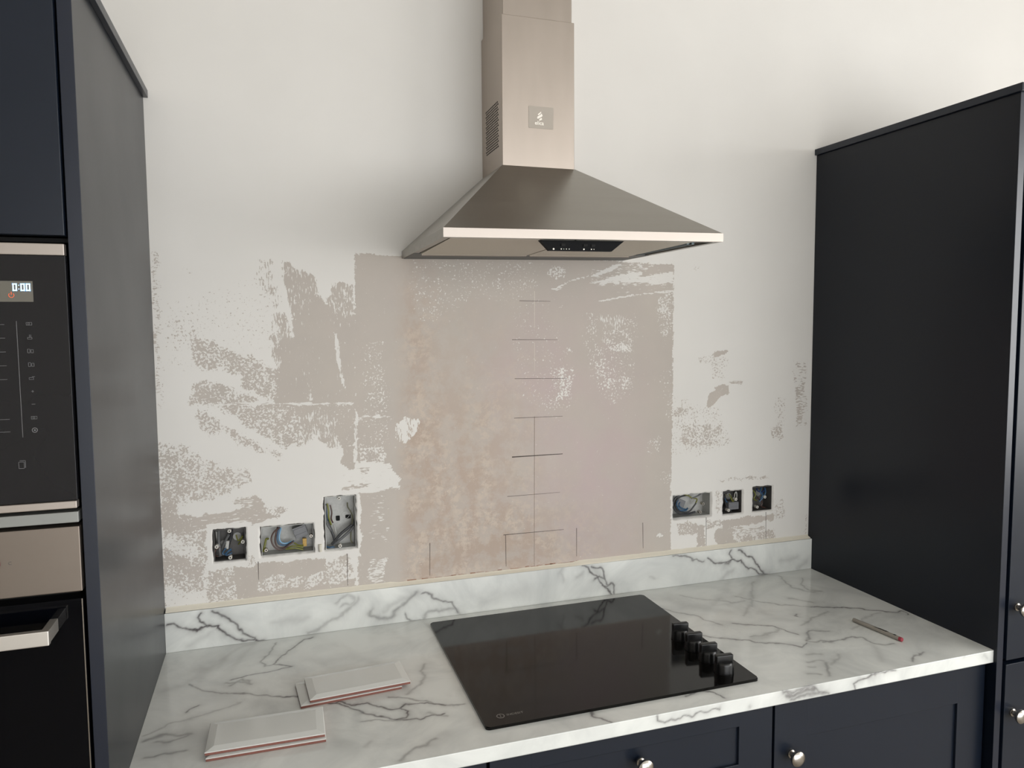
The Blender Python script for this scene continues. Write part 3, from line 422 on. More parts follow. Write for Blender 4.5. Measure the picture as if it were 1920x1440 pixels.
WIRES = [
  (0, 'grey', 0.003, 'grey sheathed cable running down the left of the leftmost square box', [(-0.5322, 0.016, 0.2662), (-0.5333, 0.024, 0.2486), (-0.5332, 0.026, 0.2285), (-0.5318, 0.022, 0.2118), (-0.5308, 0.016, 0.2037)]),
  (0, 'grey', 0.0026, 'grey cable slanting down from the top lug of the leftmost square box', [(-0.5102, 0.012, 0.2535), (-0.5171, 0.018, 0.2408), (-0.5233, 0.024, 0.2261), (-0.5276, 0.028, 0.2145)]),
  (0, 'darkgrey', 0.0034, 'dark grey cable behind the pale connector tip in the leftmost square box', [(-0.5051, 0.024, 0.2616), (-0.5068, 0.03, 0.2444), (-0.512, 0.032, 0.2286), (-0.5162, 0.034, 0.2146)]),
  (0, 'lightgrey', 0.0022, 'pale flat cable at the top left inside the leftmost square box', [(-0.537, 0.02, 0.2627), (-0.5362, 0.026, 0.2464), (-0.5335, 0.032, 0.2307)]),
  (0, 'blue', 0.0014, 'upper of the two blue wires curled in the leftmost square box', [(-0.5118, 0.024, 0.2219), (-0.5188, 0.018, 0.2195), (-0.5252, 0.016, 0.2109), (-0.5227, 0.016, 0.2068), (-0.5135, 0.016, 0.2136), (-0.5063, 0.02, 0.2176)]),
  (0, 'blue', 0.0014, 'lower of the two blue wires curled in the leftmost square box', [(-0.5067, 0.024, 0.2126), (-0.5117, 0.016, 0.2135), (-0.5181, 0.014, 0.2069), (-0.5156, 0.016, 0.2041), (-0.505, 0.022, 0.2071)]),
  (0, 'green', 0.0014, 'yellow and green earth wire at the upper right of the leftmost square box', [(-0.4948, 0.026, 0.2482), (-0.4904, 0.02, 0.2357), (-0.4839, 0.02, 0.241), (-0.4803, 0.024, 0.2444), (-0.4851, 0.022, 0.2326), (-0.4903, 0.03, 0.224)]),
  (0, 'brown', 0.0014, 'brown wire at the lower left of the leftmost square box', [(-0.5306, 0.024, 0.2229), (-0.5393, 0.018, 0.2196), (-0.5431, 0.018, 0.2112), (-0.5403, 0.024, 0.2023), (-0.5325, 0.028, 0.2003)]),
  (1, 'brown', 0.0016, 'outermost brown wire looping down in the wide box on the left', [(-0.3965, 0.024, 0.2565), (-0.4092, 0.018, 0.2491), (-0.4158, 0.014, 0.2345), (-0.412, 0.013, 0.2181), (-0.4009, 0.013, 0.2068), (-0.3875, 0.014, 0.2072), (-0.3738, 0.016, 0.2165), (-0.3658, 0.02, 0.2208)]),
  (1, 'brown', 0.0016, 'inner brown wire looping beside the blue ones in the wide box', [(-0.4002, 0.026, 0.2594), (-0.4035, 0.02, 0.248), (-0.4068, 0.018, 0.2325), (-0.4054, 0.018, 0.2171), (-0.397, 0.018, 0.2091), (-0.3826, 0.018, 0.2107), (-0.3677, 0.024, 0.2188)]),
  (1, 'blue', 0.0016, 'outer blue wire looping in the wide box on the left', [(-0.3955, 0.028, 0.2574), (-0.4007, 0.022, 0.2451), (-0.4021, 0.019, 0.2297), (-0.3977, 0.019, 0.2181), (-0.3853, 0.021, 0.2132), (-0.3716, 0.024, 0.2171), (-0.3637, 0.026, 0.2209)]),
  (1, 'paleblue', 0.0016, 'inner pale blue wire looping in the wide box on the left', [(-0.3927, 0.028, 0.2551), (-0.397, 0.024, 0.2402), (-0.3974, 0.021, 0.2287), (-0.3919, 0.021, 0.22), (-0.3813, 0.023, 0.2173), (-0.3696, 0.026, 0.2205)]),
  (1, 'green', 0.0015, 'lowest yellow and green wire ending in the connector strip', [(-0.3837, 0.02, 0.2041), (-0.3721, 0.018, 0.2045), (-0.3606, 0.017, 0.2046), (-0.3433, 0.016, 0.2)]),
  (1, 'green', 0.0015, 'middle yellow and green wire ending in the connector strip', [(-0.3797, 0.023, 0.2059), (-0.3681, 0.02, 0.2097), (-0.3566, 0.018, 0.2086), (-0.3426, 0.016, 0.2051)]),
  (1, 'green', 0.0015, 'upper yellow and green wire reaching the connector strip from the grey block', [(-0.3639, 0.024, 0.2164), (-0.3554, 0.021, 0.2112), (-0.3487, 0.019, 0.2101), (-0.342, 0.016, 0.2102)]),
  (1, 'green', 0.0022, 'flat olive earth strap slanting to the screw of the wide box', [(-0.4231, 0.034, 0.2297), (-0.4278, 0.028, 0.2298), (-0.431, 0.024, 0.2169), (-0.4352, 0.018, 0.2028)]),
  (2, 'grey', 0.0024, 'grey cable at the left edge of the tall box', [(-0.2876, 0.02, 0.3042), (-0.2895, 0.018, 0.2816), (-0.285, 0.02, 0.2575), (-0.2755, 0.022, 0.2379), (-0.2687, 0.02, 0.217)]),
  (2, 'green', 0.0017, 'green and yellow wire at the upper left of the tall box', [(-0.2835, 0.024, 0.3068), (-0.2806, 0.02, 0.2881), (-0.2809, 0.02, 0.2726), (-0.2749, 0.024, 0.2529)]),
  (2, 'blue', 0.0014, 'blue wire beside the green one in the tall box', [(-0.2865, 0.026, 0.3053), (-0.2858, 0.024, 0.2902), (-0.2845, 0.024, 0.2694), (-0.2782, 0.028, 0.26)]),
  (2, 'brown', 0.0014, 'brown wire right of the green one in the tall box', [(-0.2761, 0.026, 0.3018), (-0.2729, 0.024, 0.2839), (-0.2746, 0.024, 0.2685), (-0.2708, 0.028, 0.2567)]),
  (2, 'darkgrey', 0.0024, 'dark grey cable slanting down through the middle left of the tall box', [(-0.282, 0.026, 0.2609), (-0.2766, 0.022, 0.2432), (-0.2709, 0.02, 0.2276), (-0.269, 0.016, 0.2156)]),
  (2, 'lightgrey', 0.0013, 'thin pale wire hanging down the middle left of the tall box', [(-0.2684, 0.028, 0.2513), (-0.2653, 0.024, 0.239), (-0.2632, 0.024, 0.2232)]),
  (2, 'darkgrey', 0.003, 'upper of the two grey cables slanting across the tall box', [(-0.2253, 0.02, 0.2494), (-0.2385, 0.016, 0.2412), (-0.2539, 0.014, 0.2302), (-0.2667, 0.014, 0.2159), (-0.2755, 0.016, 0.2058)]),
  (2, 'grey', 0.003, 'lower of the two grey cables slanting across the tall box', [(-0.2212, 0.024, 0.2441), (-0.2307, 0.02, 0.2342), (-0.2462, 0.018, 0.2219), (-0.2602, 0.018, 0.2115), (-0.2703, 0.02, 0.2029)]),
  (2, 'olive', 0.0013, 'thin olive wire snaking down the right side of the tall box', [(-0.2344, 0.03, 0.304), (-0.2338, 0.026, 0.2931), (-0.2267, 0.024, 0.2799), (-0.2232, 0.024, 0.2665), (-0.2249, 0.024, 0.251), (-0.2281, 0.022, 0.2282), (-0.2289, 0.018, 0.211), (-0.2257, 0.014, 0.2053)]),
  (2, 'blue', 0.0018, 'blue wire end at the bottom left corner of the tall box', [(-0.2877, 0.02, 0.2007), (-0.2806, 0.016, 0.1985), (-0.2719, 0.016, 0.199), (-0.2681, 0.018, 0.1941)]),
  (3, 'darkgrey', 0.0024, 'outer dark cable coiled round in the wide box on the right', [(0.7496, 0.024, 0.2552), (0.7057, 0.018, 0.2558), (0.6789, 0.014, 0.2437), (0.6724, 0.013, 0.2226), (0.6879, 0.013, 0.2021), (0.7175, 0.016, 0.1947), (0.7479, 0.02, 0.198)]),
  (3, 'darkgrey', 0.0018, 'inner dark cable coiled in the wide box on the right', [(0.7291, 0.026, 0.2481), (0.6959, 0.022, 0.2433), (0.6836, 0.019, 0.223), (0.6939, 0.018, 0.2059), (0.7261, 0.02, 0.1999), (0.752, 0.022, 0.2222)]),
  (3, 'blue', 0.0018, 'outer blue wire curving in the wide box on the right', [(0.6929, 0.022, 0.238), (0.6848, 0.016, 0.2263), (0.6952, 0.015, 0.2092), (0.7143, 0.016, 0.206), (0.724, 0.022, 0.2106)]),
  (3, 'blue', 0.0018, 'inner blue wire curving in the wide box on the right', [(0.7003, 0.024, 0.2315), (0.6949, 0.02, 0.2218), (0.7037, 0.019, 0.2117), (0.7213, 0.02, 0.2072)]),
  (3, 'green', 0.0016, 'yellow and green wire at the top middle of the wide box on the right', [(0.7136, 0.026, 0.2507), (0.7255, 0.02, 0.2469), (0.7368, 0.018, 0.2395), (0.7537, 0.02, 0.235), (0.7526, 0.028, 0.218)]),
  (3, 'grey', 0.0018, 'grey wire reaching the top right of the wide box on the right', [(0.7337, 0.018, 0.2384), (0.7554, 0.018, 0.245), (0.7719, 0.022, 0.2525)]),
  (4, 'green', 0.0015, 'left yellow and green wire looped in the middle square box on the right', [(0.8643, 0.024, 0.2407), (0.8675, 0.019, 0.2302), (0.8742, 0.019, 0.2184), (0.8825, 0.022, 0.2284)]),
  (4, 'lightgrey', 0.0014, 'pale wire looped at the top of the middle square box on the right', [(0.8824, 0.024, 0.2194), (0.8782, 0.016, 0.2413), (0.8829, 0.016, 0.2466), (0.8867, 0.018, 0.2374), (0.8899, 0.024, 0.2188)]),
  (4, 'blue', 0.0015, 'blue wire at the left of the middle square box on the right', [(0.8513, 0.026, 0.23), (0.8522, 0.02, 0.22), (0.8633, 0.022, 0.2144)]),
  (4, 'darkgrey', 0.0022, 'dark cable at the left edge of the middle square box on the right', [(0.8482, 0.024, 0.2391), (0.8544, 0.028, 0.218), (0.8585, 0.024, 0.2016), (0.8716, 0.024, 0.1892)]),
  (4, 'olive', 0.0014, 'olive wire across the top left of the middle square box on the right', [(0.8486, 0.02, 0.2414), (0.8603, 0.018, 0.2338), (0.8727, 0.022, 0.2348)]),
  (5, 'blue', 0.002, 'right blue wire bundled at the top of the rightmost box', [(0.9874, 0.024, 0.2497), (0.985, 0.016, 0.2386), (0.9771, 0.014, 0.2254), (0.9654, 0.018, 0.2112)]),
  (5, 'blue', 0.002, 'middle blue wire bundled at the top of the rightmost box', [(0.9727, 0.02, 0.2516), (0.9652, 0.014, 0.2406), (0.9737, 0.014, 0.2314), (0.9702, 0.018, 0.2194)]),
  (5, 'navyblue', 0.002, 'left dark blue wire bundled at the top of the rightmost box', [(0.9576, 0.022, 0.2509), (0.9599, 0.016, 0.2434), (0.9748, 0.018, 0.239), (0.9908, 0.024, 0.248)]),
  (5, 'green', 0.0016, 'yellow and green wire at the left of the rightmost box', [(0.9475, 0.024, 0.2455), (0.9517, 0.018, 0.2323), (0.9453, 0.018, 0.2214), (0.9613, 0.026, 0.2126)]),
  (5, 'brown', 0.0015, 'brown wire at the bottom of the rightmost box', [(0.963, 0.024, 0.2215), (0.9785, 0.022, 0.2064), (0.9754, 0.022, 0.1951), (0.9953, 0.026, 0.1868)]),
]

XL, XR = -0.6507, 1.1288
# hole in the wall for each electrical box: x0, x1, z0, z1
HOLES = [(-0.5465, -0.4720, 0.1920, 0.2722), (-0.4415, -0.3165, 0.1945, 0.2690), (-0.2936, -0.2155, 0.1945, 0.3298),
         (0.6623, 0.7910, 0.1870, 0.2592), (0.8264, 0.8975, 0.1850, 0.2570), (0.9285, 1.0022, 0.1850, 0.2615)]

# ------------------------------------------------------------------ wall_back
def build_wall():
    fx0, fx1, fz0, fz1 = XL, XR, 0.05, 0.98
    st = 0.0034
    def lines(a, b, extra):
        n = int(round((b - a) / st)); g = np.linspace(a, b, n + 1)
        for e in extra:
            g[np.argmin(np.abs(g - e))] = e
        return g
    gx = lines(fx0, fx1, [h[k] for h in HOLES for k in (0, 1)])
    gz = lines(fz0, fz1, [h[k] for h in HOLES for k in (2, 3)])
    nx, nz = len(gx), len(gz)
    GX, GZ = np.meshgrid(gx, gz, indexing='ij')
    X = GX.ravel().copy(); Z = GZ.ravel().copy()
    # attributes
    wx = X + 0.006 * vnoise(X * 120, Z * 120, 3) + 0.010 * vnoise(X * 45, Z * 45, 5)
    wz = Z + 0.006 * vnoise(X * 120 + 50, Z * 120, 4) + 0.010 * vnoise(X * 45 + 50, Z * 45, 6)
    sxx = X + 0.0022 * vnoise(X * 150, Z * 150, 8); szz = Z + 0.0022 * vnoise(X * 150, Z * 150, 9)
    bare = np.zeros_like(X); su = np.zeros_like(X); ss = np.zeros_like(X); sl = np.zeros_like(X)
    for v, soft, kind, pts in WALL_PATCHES:
        s = soft / 1000.0
        px_, pz_ = (wx, wz) if soft > 1.6 else (sxx, szz)
        xs = [p[0] for p in pts]; zs = [p[1] for p in pts]; mg = s + 0.015
        idx = np.where((X > min(xs) - mg) & (X < max(xs) + mg) & (Z > min(zs) - mg) & (Z < max(zs) + mg))[0]
        if len(idx) == 0: continue
        a, b = px_[idx], pz_[idx]
        d = seg_dist(a, b, pts, True); d = np.where(inside(a, b, pts), -d, d)
        mk = np.clip(0.5 - d / max(s, 0.0012), 0, 1)
        bare[idx] = bare[idx] * (1 - mk) + v * mk
        for arr, k in ((su, 1), (ss, 2), (sl, 3)):
            arr[idx] = arr[idx] * (1 - mk) + (1.0 if kind == k else 0.0) * mk
    def blob(cx, cz, rx, rz):
        return np.exp(-(((X - cx) / rx) ** 2 + ((Z - cz) / rz) ** 2))
    in_patch = np.clip((X + 0.12) / 0.05, 0, 1) * np.clip((0.62 - X) / 0.05, 0, 1)
    tan = np.clip(in_patch * (0.95 * blob(0.0, 0.2, 0.22, 0.30) + 0.8 * blob(0.15, 0.10, 0.35, 0.16) + 0.55 * blob(-0.1, 0.55, 0.08, 0.3) + 0.4 * blob(0.1, 0.5, 0.2, 0.25)) + 0.35 * blob(-0.06, 0.75, 0.04, 0.15), 0, 1)
    pink = np.clip(in_patch * (0.9 * blob(0.42, 0.35, 0.16, 0.30) + 0.6 * blob(0.25, 0.62, 0.14, 0.16)) + 0.12, 0, 1)
    Y = np.zeros_like(X)
    # ragged hole edges
    I, J = np.meshgrid(np.arange(nx), np.arange(nz), indexing='ij'); I = I.ravel(); J = J.ravel()
    rng = np.random.RandomState(11)
    dead = np.zeros((nx - 1, nz - 1), bool); V = [np.stack([X, Y, Z], 1)]; F = []; base = len(X); extraV = []; 
    for h in HOLES:
        i0, i1 = int(np.argmin(abs(gx - h[0]))), int(np.argmin(abs(gx - h[1]))); j0, j1 = int(np.argmin(abs(gz - h[2]))), int(np.argmin(abs(gz - h[3])))
        dead[i0:i1, j0:j1] = True
        ring = [(i, j0) for i in range(i0, i1)] + [(i1, j) for j in range(j0, j1)] + [(i, j1) for i in range(i1, i0, -1)] + [(i0, j) for j in range(j1, j0, -1)]
        front = []
        for (i, j) in ring:
            k = i * nz + j; front.append(k)
            jx, jz = (rng.rand() - 0.5) * 0.0014 + 0.0045 * vnoise(np.array([V[0][k, 0] * 90]), np.array([V[0][k, 2] * 90]), 31)[0], (rng.rand() - 0.5) * 0.0014 + 0.0045 * vnoise(np.array([V[0][k, 0] * 90 + 7]), np.array([V[0][k, 2] * 90]), 32)[0]
            V[0][k, 0] += jx; V[0][k, 2] += jz
        b0 = base + len(extraV)
        for k in front: extraV.append((V[0][k, 0], 0.052, V[0][k, 2]))
        n = len(front)
        for a in range(n): F.append((front[a], front[(a + 1) % n], b0 + (a + 1) % n, b0 + a))
        c0 = base + len(extraV)
        x0, x1, z0, z1 = h
        extraV += [(x0 - .003, 0.0519, z0 - .003), (x1 + .003, 0.0519, z0 - .003), (x1 + .003, 0.0519, z1 + .003), (x0 - .003, 0.0519, z1 + .003)]
        F.append((c0, c0 + 1, c0 + 2, c0 + 3))
    ci, cj = np.where(~dead); k = ci * nz + cj
    FF = np.stack([k, k + nz, k + nz + 1, k + 1], 1)
    # the plain wall around, its thickness and back
    e0 = base + len(extraV)
    x_, z_ = [ROOM_X0, fx0, fx1, ROOM_X1], [-H, fz0, fz1, CEIL - H]
    grid = [(a, 0.0, b) for a in x_ for b in z_]
    extraV += grid
    for a in range(3):
        for b in range(3):
            if a == 1 and b == 1: continue
            q = e0 + a * 4 + b; F.append((q, q + 4, q + 5, q + 1))
    e1 = base + len(extraV)
    X0, X1, Z0, Z1 = ROOM_X0 - .15, ROOM_X1 + .15, -H, CEIL - H
    extraV += [(X0, .16, Z0), (X1, .16, Z0), (X1, .16, Z1), (X0, .16, Z1), (X0, 0, Z0), (X1, 0, Z0), (X1, 0, Z1), (X0, 0, Z1)]
    F += [(e1, e1 + 3, e1 + 2, e1 + 1), (e1, e1 + 1, e1 + 5, e1 + 4), (e1 + 2, e1 + 3, e1 + 7, e1 + 6), (e1, e1 + 4, e1 + 7, e1 + 3), (e1 + 1, e1 + 2, e1 + 6, e1 + 5)]
    V = np.concatenate([V[0], np.array(extraV)]); FA = np.concatenate([FF, np.array(F)])
    o = np_mesh('wall_back', V, FA, WALLM, (0, 0, H))
    pad = lambda a: np.concatenate([a, np.zeros(len(extraV))])
    for n_, a in (('bare', bare), ('streak_up', su), ('streak_side', ss), ('streak_slant', sl), ('tan', tan), ('pink', pink)): fattr(o, n_, pad(a))
    return struct(o)
wall_back = build_wall()

# rest of the room
def slab(name, x0, x1, y0, y1, z0, z1, m):   # true heights
    return struct(MB().box(x0, x1, y0, y1, z0 - H, z1 - H).build(name, m))
slab('floor', ROOM_X0, ROOM_X1, ROOM_Y0, 0, -0.1, 0, FLOORM)
slab('ceiling', ROOM_X0 - .15, ROOM_X1 + .15, ROOM_Y0 - .15, 0.16, CEIL, CEIL + 0.1, CEILM)
slab('wall_left', ROOM_X0 - .15, ROOM_X0, ROOM_Y0, 0, 0, CEIL, WALLPLAIN)
# right wall with a window opening, front wall with patio doors
wy0, wy1, wz0, wz1 = -3.7, -1.4, 1.0, 2.5
b = MB()
for (a0, a1, c0, c1) in ((ROOM_Y0, wy0, 0, CEIL), (wy1, 0, 0, CEIL), (wy0, wy1, 0, wz0), (wy0, wy1, wz1, CEIL)):
    b.box(ROOM_X1, ROOM_X1 + .15, a0, a1, c0 - H, c1 - H)
struct(b.build('wall_right', WALLPLAIN))
px0, px1, pz1 = -1.1, 3.33, 2.5
b = MB()
for (a0, a1, c0, c1) in ((ROOM_X0 - .15, px0, 0, CEIL), (px1, ROOM_X1 + .15, 0, CEIL), (px0, px1, pz1, CEIL)):
    b.box(a0, a1, ROOM_Y0 - .15, ROOM_Y0, c0 - H, c1 - H)
struct(b.build('wall_front', WALLPLAIN))
b = MB()
for (a0, a1, c0, c1) in ((wy0, wy1, wz0, wz0 + .06), (wy0, wy1, wz1 - .06, wz1), (wy0, wy0 + .06, wz0, wz1), (wy1 - .06, wy1, wz0, wz1), (-2.58, -2.52, wz0, wz1)):
    b.box(ROOM_X1 + .06, ROOM_X1 + .12, a0, a1, c0 - H, c1 - H)
wf = struct(b.build('window_1', WHITE_PL))
MB().box(ROOM_X1 + .085, ROOM_X1 + .095, wy0 + .06, wy1 - .06, wz0 + .06 - H, wz1 - .06 - H).build('window_pane', WGLASS, wf)
b = MB()
for (a0, a1, c0, c1) in ((px0, px1, pz1 - .07, pz1), (px0, px1, 0.0, .07), (px0, px0 + .07, 0, pz1), (px1 - .07, px1, 0, pz1), (0.34, 0.42, 0, pz1), (1.82, 1.90, 0, pz1)):
    b.box(a0, a1, ROOM_Y0 - .12, ROOM_Y0 - .06, c0 - H, c1 - H)
df = struct(b.build('door_1', WHITE_PL))
MB().box(px0 + .07, px1 - .07, ROOM_Y0 - .095, ROOM_Y0 - .085, .07 - H, pz1 - .07 - H).build('door_pane', WGLASS, df)

# pencil setting-out lines on the plaster
def wline(x0, z0, x1, z1, wd=0.0011, m=GRAPHITE):
    d = Vector((x1 - x0, 0, z1 - z0)).normalized(); n = Vector((d.z, 0, -d.x)) * (wd / 2)
    a, c = Vector((x0, -0.0003, z0)), Vector((x1, -0.0003, z1)); t = Vector((0, 0.0004, 0))
    P8 = [a - n, c - n * 0.6, c + n * 0.6, a + n]
    MB().poly([p for p in P8] + [p + t for p in P8], [(0, 1, 2, 3), (4, 5, 6, 7), (0, 1, 5, 4), (1, 2, 6, 5), (2, 3, 7, 6), (3, 0, 4, 7)]).build('pencil_line', m, wall_back)
for l in ((.2095, .8026, .2949, .8015), (.1885, .7025, .3141, .7009), (.1951, .6016, .3411, .5983), (.1928, .4986, .3287, .4977)):
    wline(*l, wd=.0013, m=GRAPHITE)
wline(.1862, .3965, .3285, .3965, wd=.0030)
wline(.1723, .2931, .3206, .2929)
wline(.1612, .1918, .3311, .1905, wd=.0016)
for l in ((.1670, .1913, .1678, .1068), (.3684, .191, .3684, .1128), (.5683, .1875, .5704, .1144), (-.0345, .19, -.0359, .1056),
          (-.4468, .1861, -.4470, .1422), (-.2404, .1838, -.2409, .1035), (.7721, .1846, .7734, .0962), (.9758, .1826, .9778, .0942)):
    wline(*l, wd=.0015)
wline(.2490, .5000, .2466, .0966, wd=.0012, m=GRAPHITE_SOFT)
wline(.2506, .8275, .2500, .7330, wd=.0016, m=SCORE)
wline(.2500, .6950, .2495, .6200, wd=.0009, m=SCORE)

rng2 = random.Random(5)
SMEAR = mat('brown_adhesive_smear', (150, 116, 96), 0.8, var=0.2, scale=150)
for k in range(26):                       # old adhesive left along the foot of the bare patch
    xa = -.095 + k * .0185 + rng2.uniform(-.004, .004); zz = .0985 + rng2.uniform(-.0012, .0014)
    if rng2.random() < .8: wline(xa, zz, xa + rng2.uniform(.010, .024), zz + rng2.uniform(-.0008, .0008), wd=rng2.uniform(.0010, .0042), m=SMEAR)

# ------------------------------------------------------------------ worktop
def vein_fields(A, B, veins, wmin=0.0019):
    """A, B are the two surface coordinates; returns sharp and soft vein strength"""
    wa = A + 0.0030 * vnoise(A * 160, B * 160, 21) + 0.009 * vnoise(A * 60, B * 60, 22)
    wb = B + 0.0030 * vnoise(A * 160 + 9, B * 160, 23) + 0.009 * vnoise(A * 60 + 9, B * 60, 24)
    hard = np.zeros_like(A); soft = np.zeros_like(A)
    for s, wd, pts in veins:
        w_ = max(wd * 0.00075, wmin); xs = [p[0] for p in pts]; ys = [p[1] for p in pts]; mg = w_ * 9 + 0.01
        idx = np.where((A > min(xs) - mg) & (A < max(xs) + mg) & (B > min(ys) - mg) & (B < max(ys) + mg))[0]
        if len(idx) == 0: continue
        d = seg_dist(wa[idx], wb[idx], pts, False)
        if wd < 7:
            hard[idx] = np.maximum(hard[idx], s * np.exp(-(d / w_) ** 2) * (1 if wd < 3.2 else 0.6))
            soft[idx] = np.maximum(soft[idx], 0.66 * s * np.exp(-(d / (w_ * 3.2))))
        else:
            soft[idx] = np.maximum(soft[idx], s * np.exp(-(d / (w_ * 1.5)) ** 1.5))
    return hard, soft

WD = 0.6157; TH = 0.0285
def build_worktop():
    st = 0.0021
    gx = np.linspace(XL + .0003, XR - .0003, int((XR - XL) / st)); gy = np.linspace(-WD, -0.001, int(WD / st))
    nx, ny = len(gx), len(gy); GX, GY = np.meshgrid(gx, gy, indexing='ij'); X, Y = GX.ravel(), GY.ravel(); Z = np.zeros_like(X)
    k = (np.arange(nx - 1)[:, None] * ny + np.arange(ny - 1)[None, :]).ravel()
    F = np.stack([k, k + ny, k + ny + 1, k + 1], 1)
    hard, soft = vein_fields(X, Y, VEINS_TOP)
    c = len(X); x0, x1, y0, y1 = gx[0], gx[-1], gy[0] + .0012, gy[-1]
    ex = np.array([(x0, y0, 0), (x1, y0, 0), (x1, y1, 0), (x0, y1, 0), (x0, y0, -TH), (x1, y0, -TH), (x1, y1, -TH), (x0, y1, -TH)])
    EF = np.array([(c + 4, c + 7, c + 6, c + 5), (c, c + 1, c + 5, c + 4), (c + 1, c + 2, c + 6, c + 5), (c + 2, c + 3, c + 7, c + 6), (c + 3, c, c + 4, c + 7)])
    o = np_mesh('worktop', np.concatenate([np.stack([X, Y, Z], 1), ex]), np.concatenate([F, EF]), MARBLE, (0, 0, H))
    z8 = np.zeros(8); fattr(o, 'vein', np.concatenate([hard, z8])); fattr(o, 'softvein', np.concatenate([soft, z8]))
    tag(o, 'long white marble effect worktop with grey veins running between the tall units', 'worktop')
    # edging strip along the front
    gz = np.linspace(-TH, -0.0003, 15); GX, GZ = np.meshgrid(gx, gz, indexing='ij'); A, B = GX.ravel(), GZ.ravel(); nz = len(gz)
    k = (np.arange(nx - 1)[:, None] * nz + np.arange(nz - 1)[None, :]).ravel()
    F = np.stack([k, k + nz, k + nz + 1, k + 1], 1)
    hard, soft = vein_fields(A, B, VEINS_FRONT)
    e = np_mesh('front_edging', np.stack([A, np.full_like(A, -WD - .0006), B], 1), F, MARBLE)
    c = len(A)
    fattr(e, 'vein', hard); fattr(e, 'softvein', soft); e.parent = o
    sol = e.modifiers.new('thickness', 'SOLIDIFY'); sol.thickness = 0.0016; sol.offset = -1
    return o
worktop = build_worktop()

def build_upstand():
    st = 0.0021; UT = 0.0179; UH = 0.092
    gx = np.linspace(XL + .0003, XR - .0003, int((XR - XL) / st)); gz = np.linspace(0.0005, UH, int(UH / st) + 1)
    nx, nz = len(gx), len(gz); GX, GZ = np.meshgrid(gx, gz, indexing='ij'); X, Z = GX.ravel(), GZ.ravel()
    k = (np.arange(nx - 1)[:, None] * nz + np.arange(nz - 1)[None, :]).ravel()
    F = np.stack([k, k + nz, k + nz + 1, k + 1], 1)
    hard, soft = vein_fields(X, Z, VEINS_UPSTAND)
    c = len(X); x0, x1, z0, z1 = gx[0], gx[-1], gz[0], gz[-1]
    ex = np.array([(x0, -UT, z0), (x1, -UT, z0), (x1, -UT, z1), (x0, -UT, z1), (x0, -.0008, z0), (x1, -.0008, z0), (x1, -.0008, z1), (x0, -.0008, z1)])
    EF = np.array([(c + 4, c + 7, c + 6, c + 5), (c, c + 1, c + 5, c + 4), (c + 1, c + 2, c + 6, c + 5), (c + 2, c + 3, c + 7, c + 6), (c + 3, c, c + 4, c + 7)])
    o = np_mesh('upstand', np.concatenate([np.stack([X, np.full_like(X, -UT), Z], 1), ex]), np.concatenate([F, EF]), MARBLE, (0, 0, H))
    z8 = np.zeros(8); fattr(o, 'vein', np.concatenate([hard, z8])); fattr(o, 'softvein', np.concatenate([soft, z8]))
    return tag(o, 'low white marble effect upstand along the foot of the stripped wall', 'upstand')
upstand = build_upstand()
# bead of sealant on top of the upstand
def bead():
    b = MB(); n = 90; rng = random.Random(3); secs = []
    for i in range(n + 1):
        x = XL + .002 + (XR - XL - .004) * i / n; j = rng.uniform(-.0006, .0006)
        cov = 0.0022 if (x < -0.12 or x > 0.37) else 0.0009
        secs.append([b.bm.verts.new(p) for p in ((x, -.0150 + j, .0922), (x, -.0125, .0928 + cov), (x, -.0035, .0935 + cov * 1.8 + j), (x, -.0004, .0960 + cov * 2.2 + j), (x, -.0004, .0922))])
    for A, B in zip(secs, secs[1:]):
        for k in range(5): b.bm.faces.new((A[k], B[k], B[(k + 1) % 5], A[(k + 1) % 5]))
    b.bm.faces.new(secs[0]); b.bm.faces.new(secs[-1])
    o = b.build('sealant_bead', SEAL, smooth=True)
    return tag(o, 'cream sealant bead running along the top of the marble upstand', 'sealant')
bead()

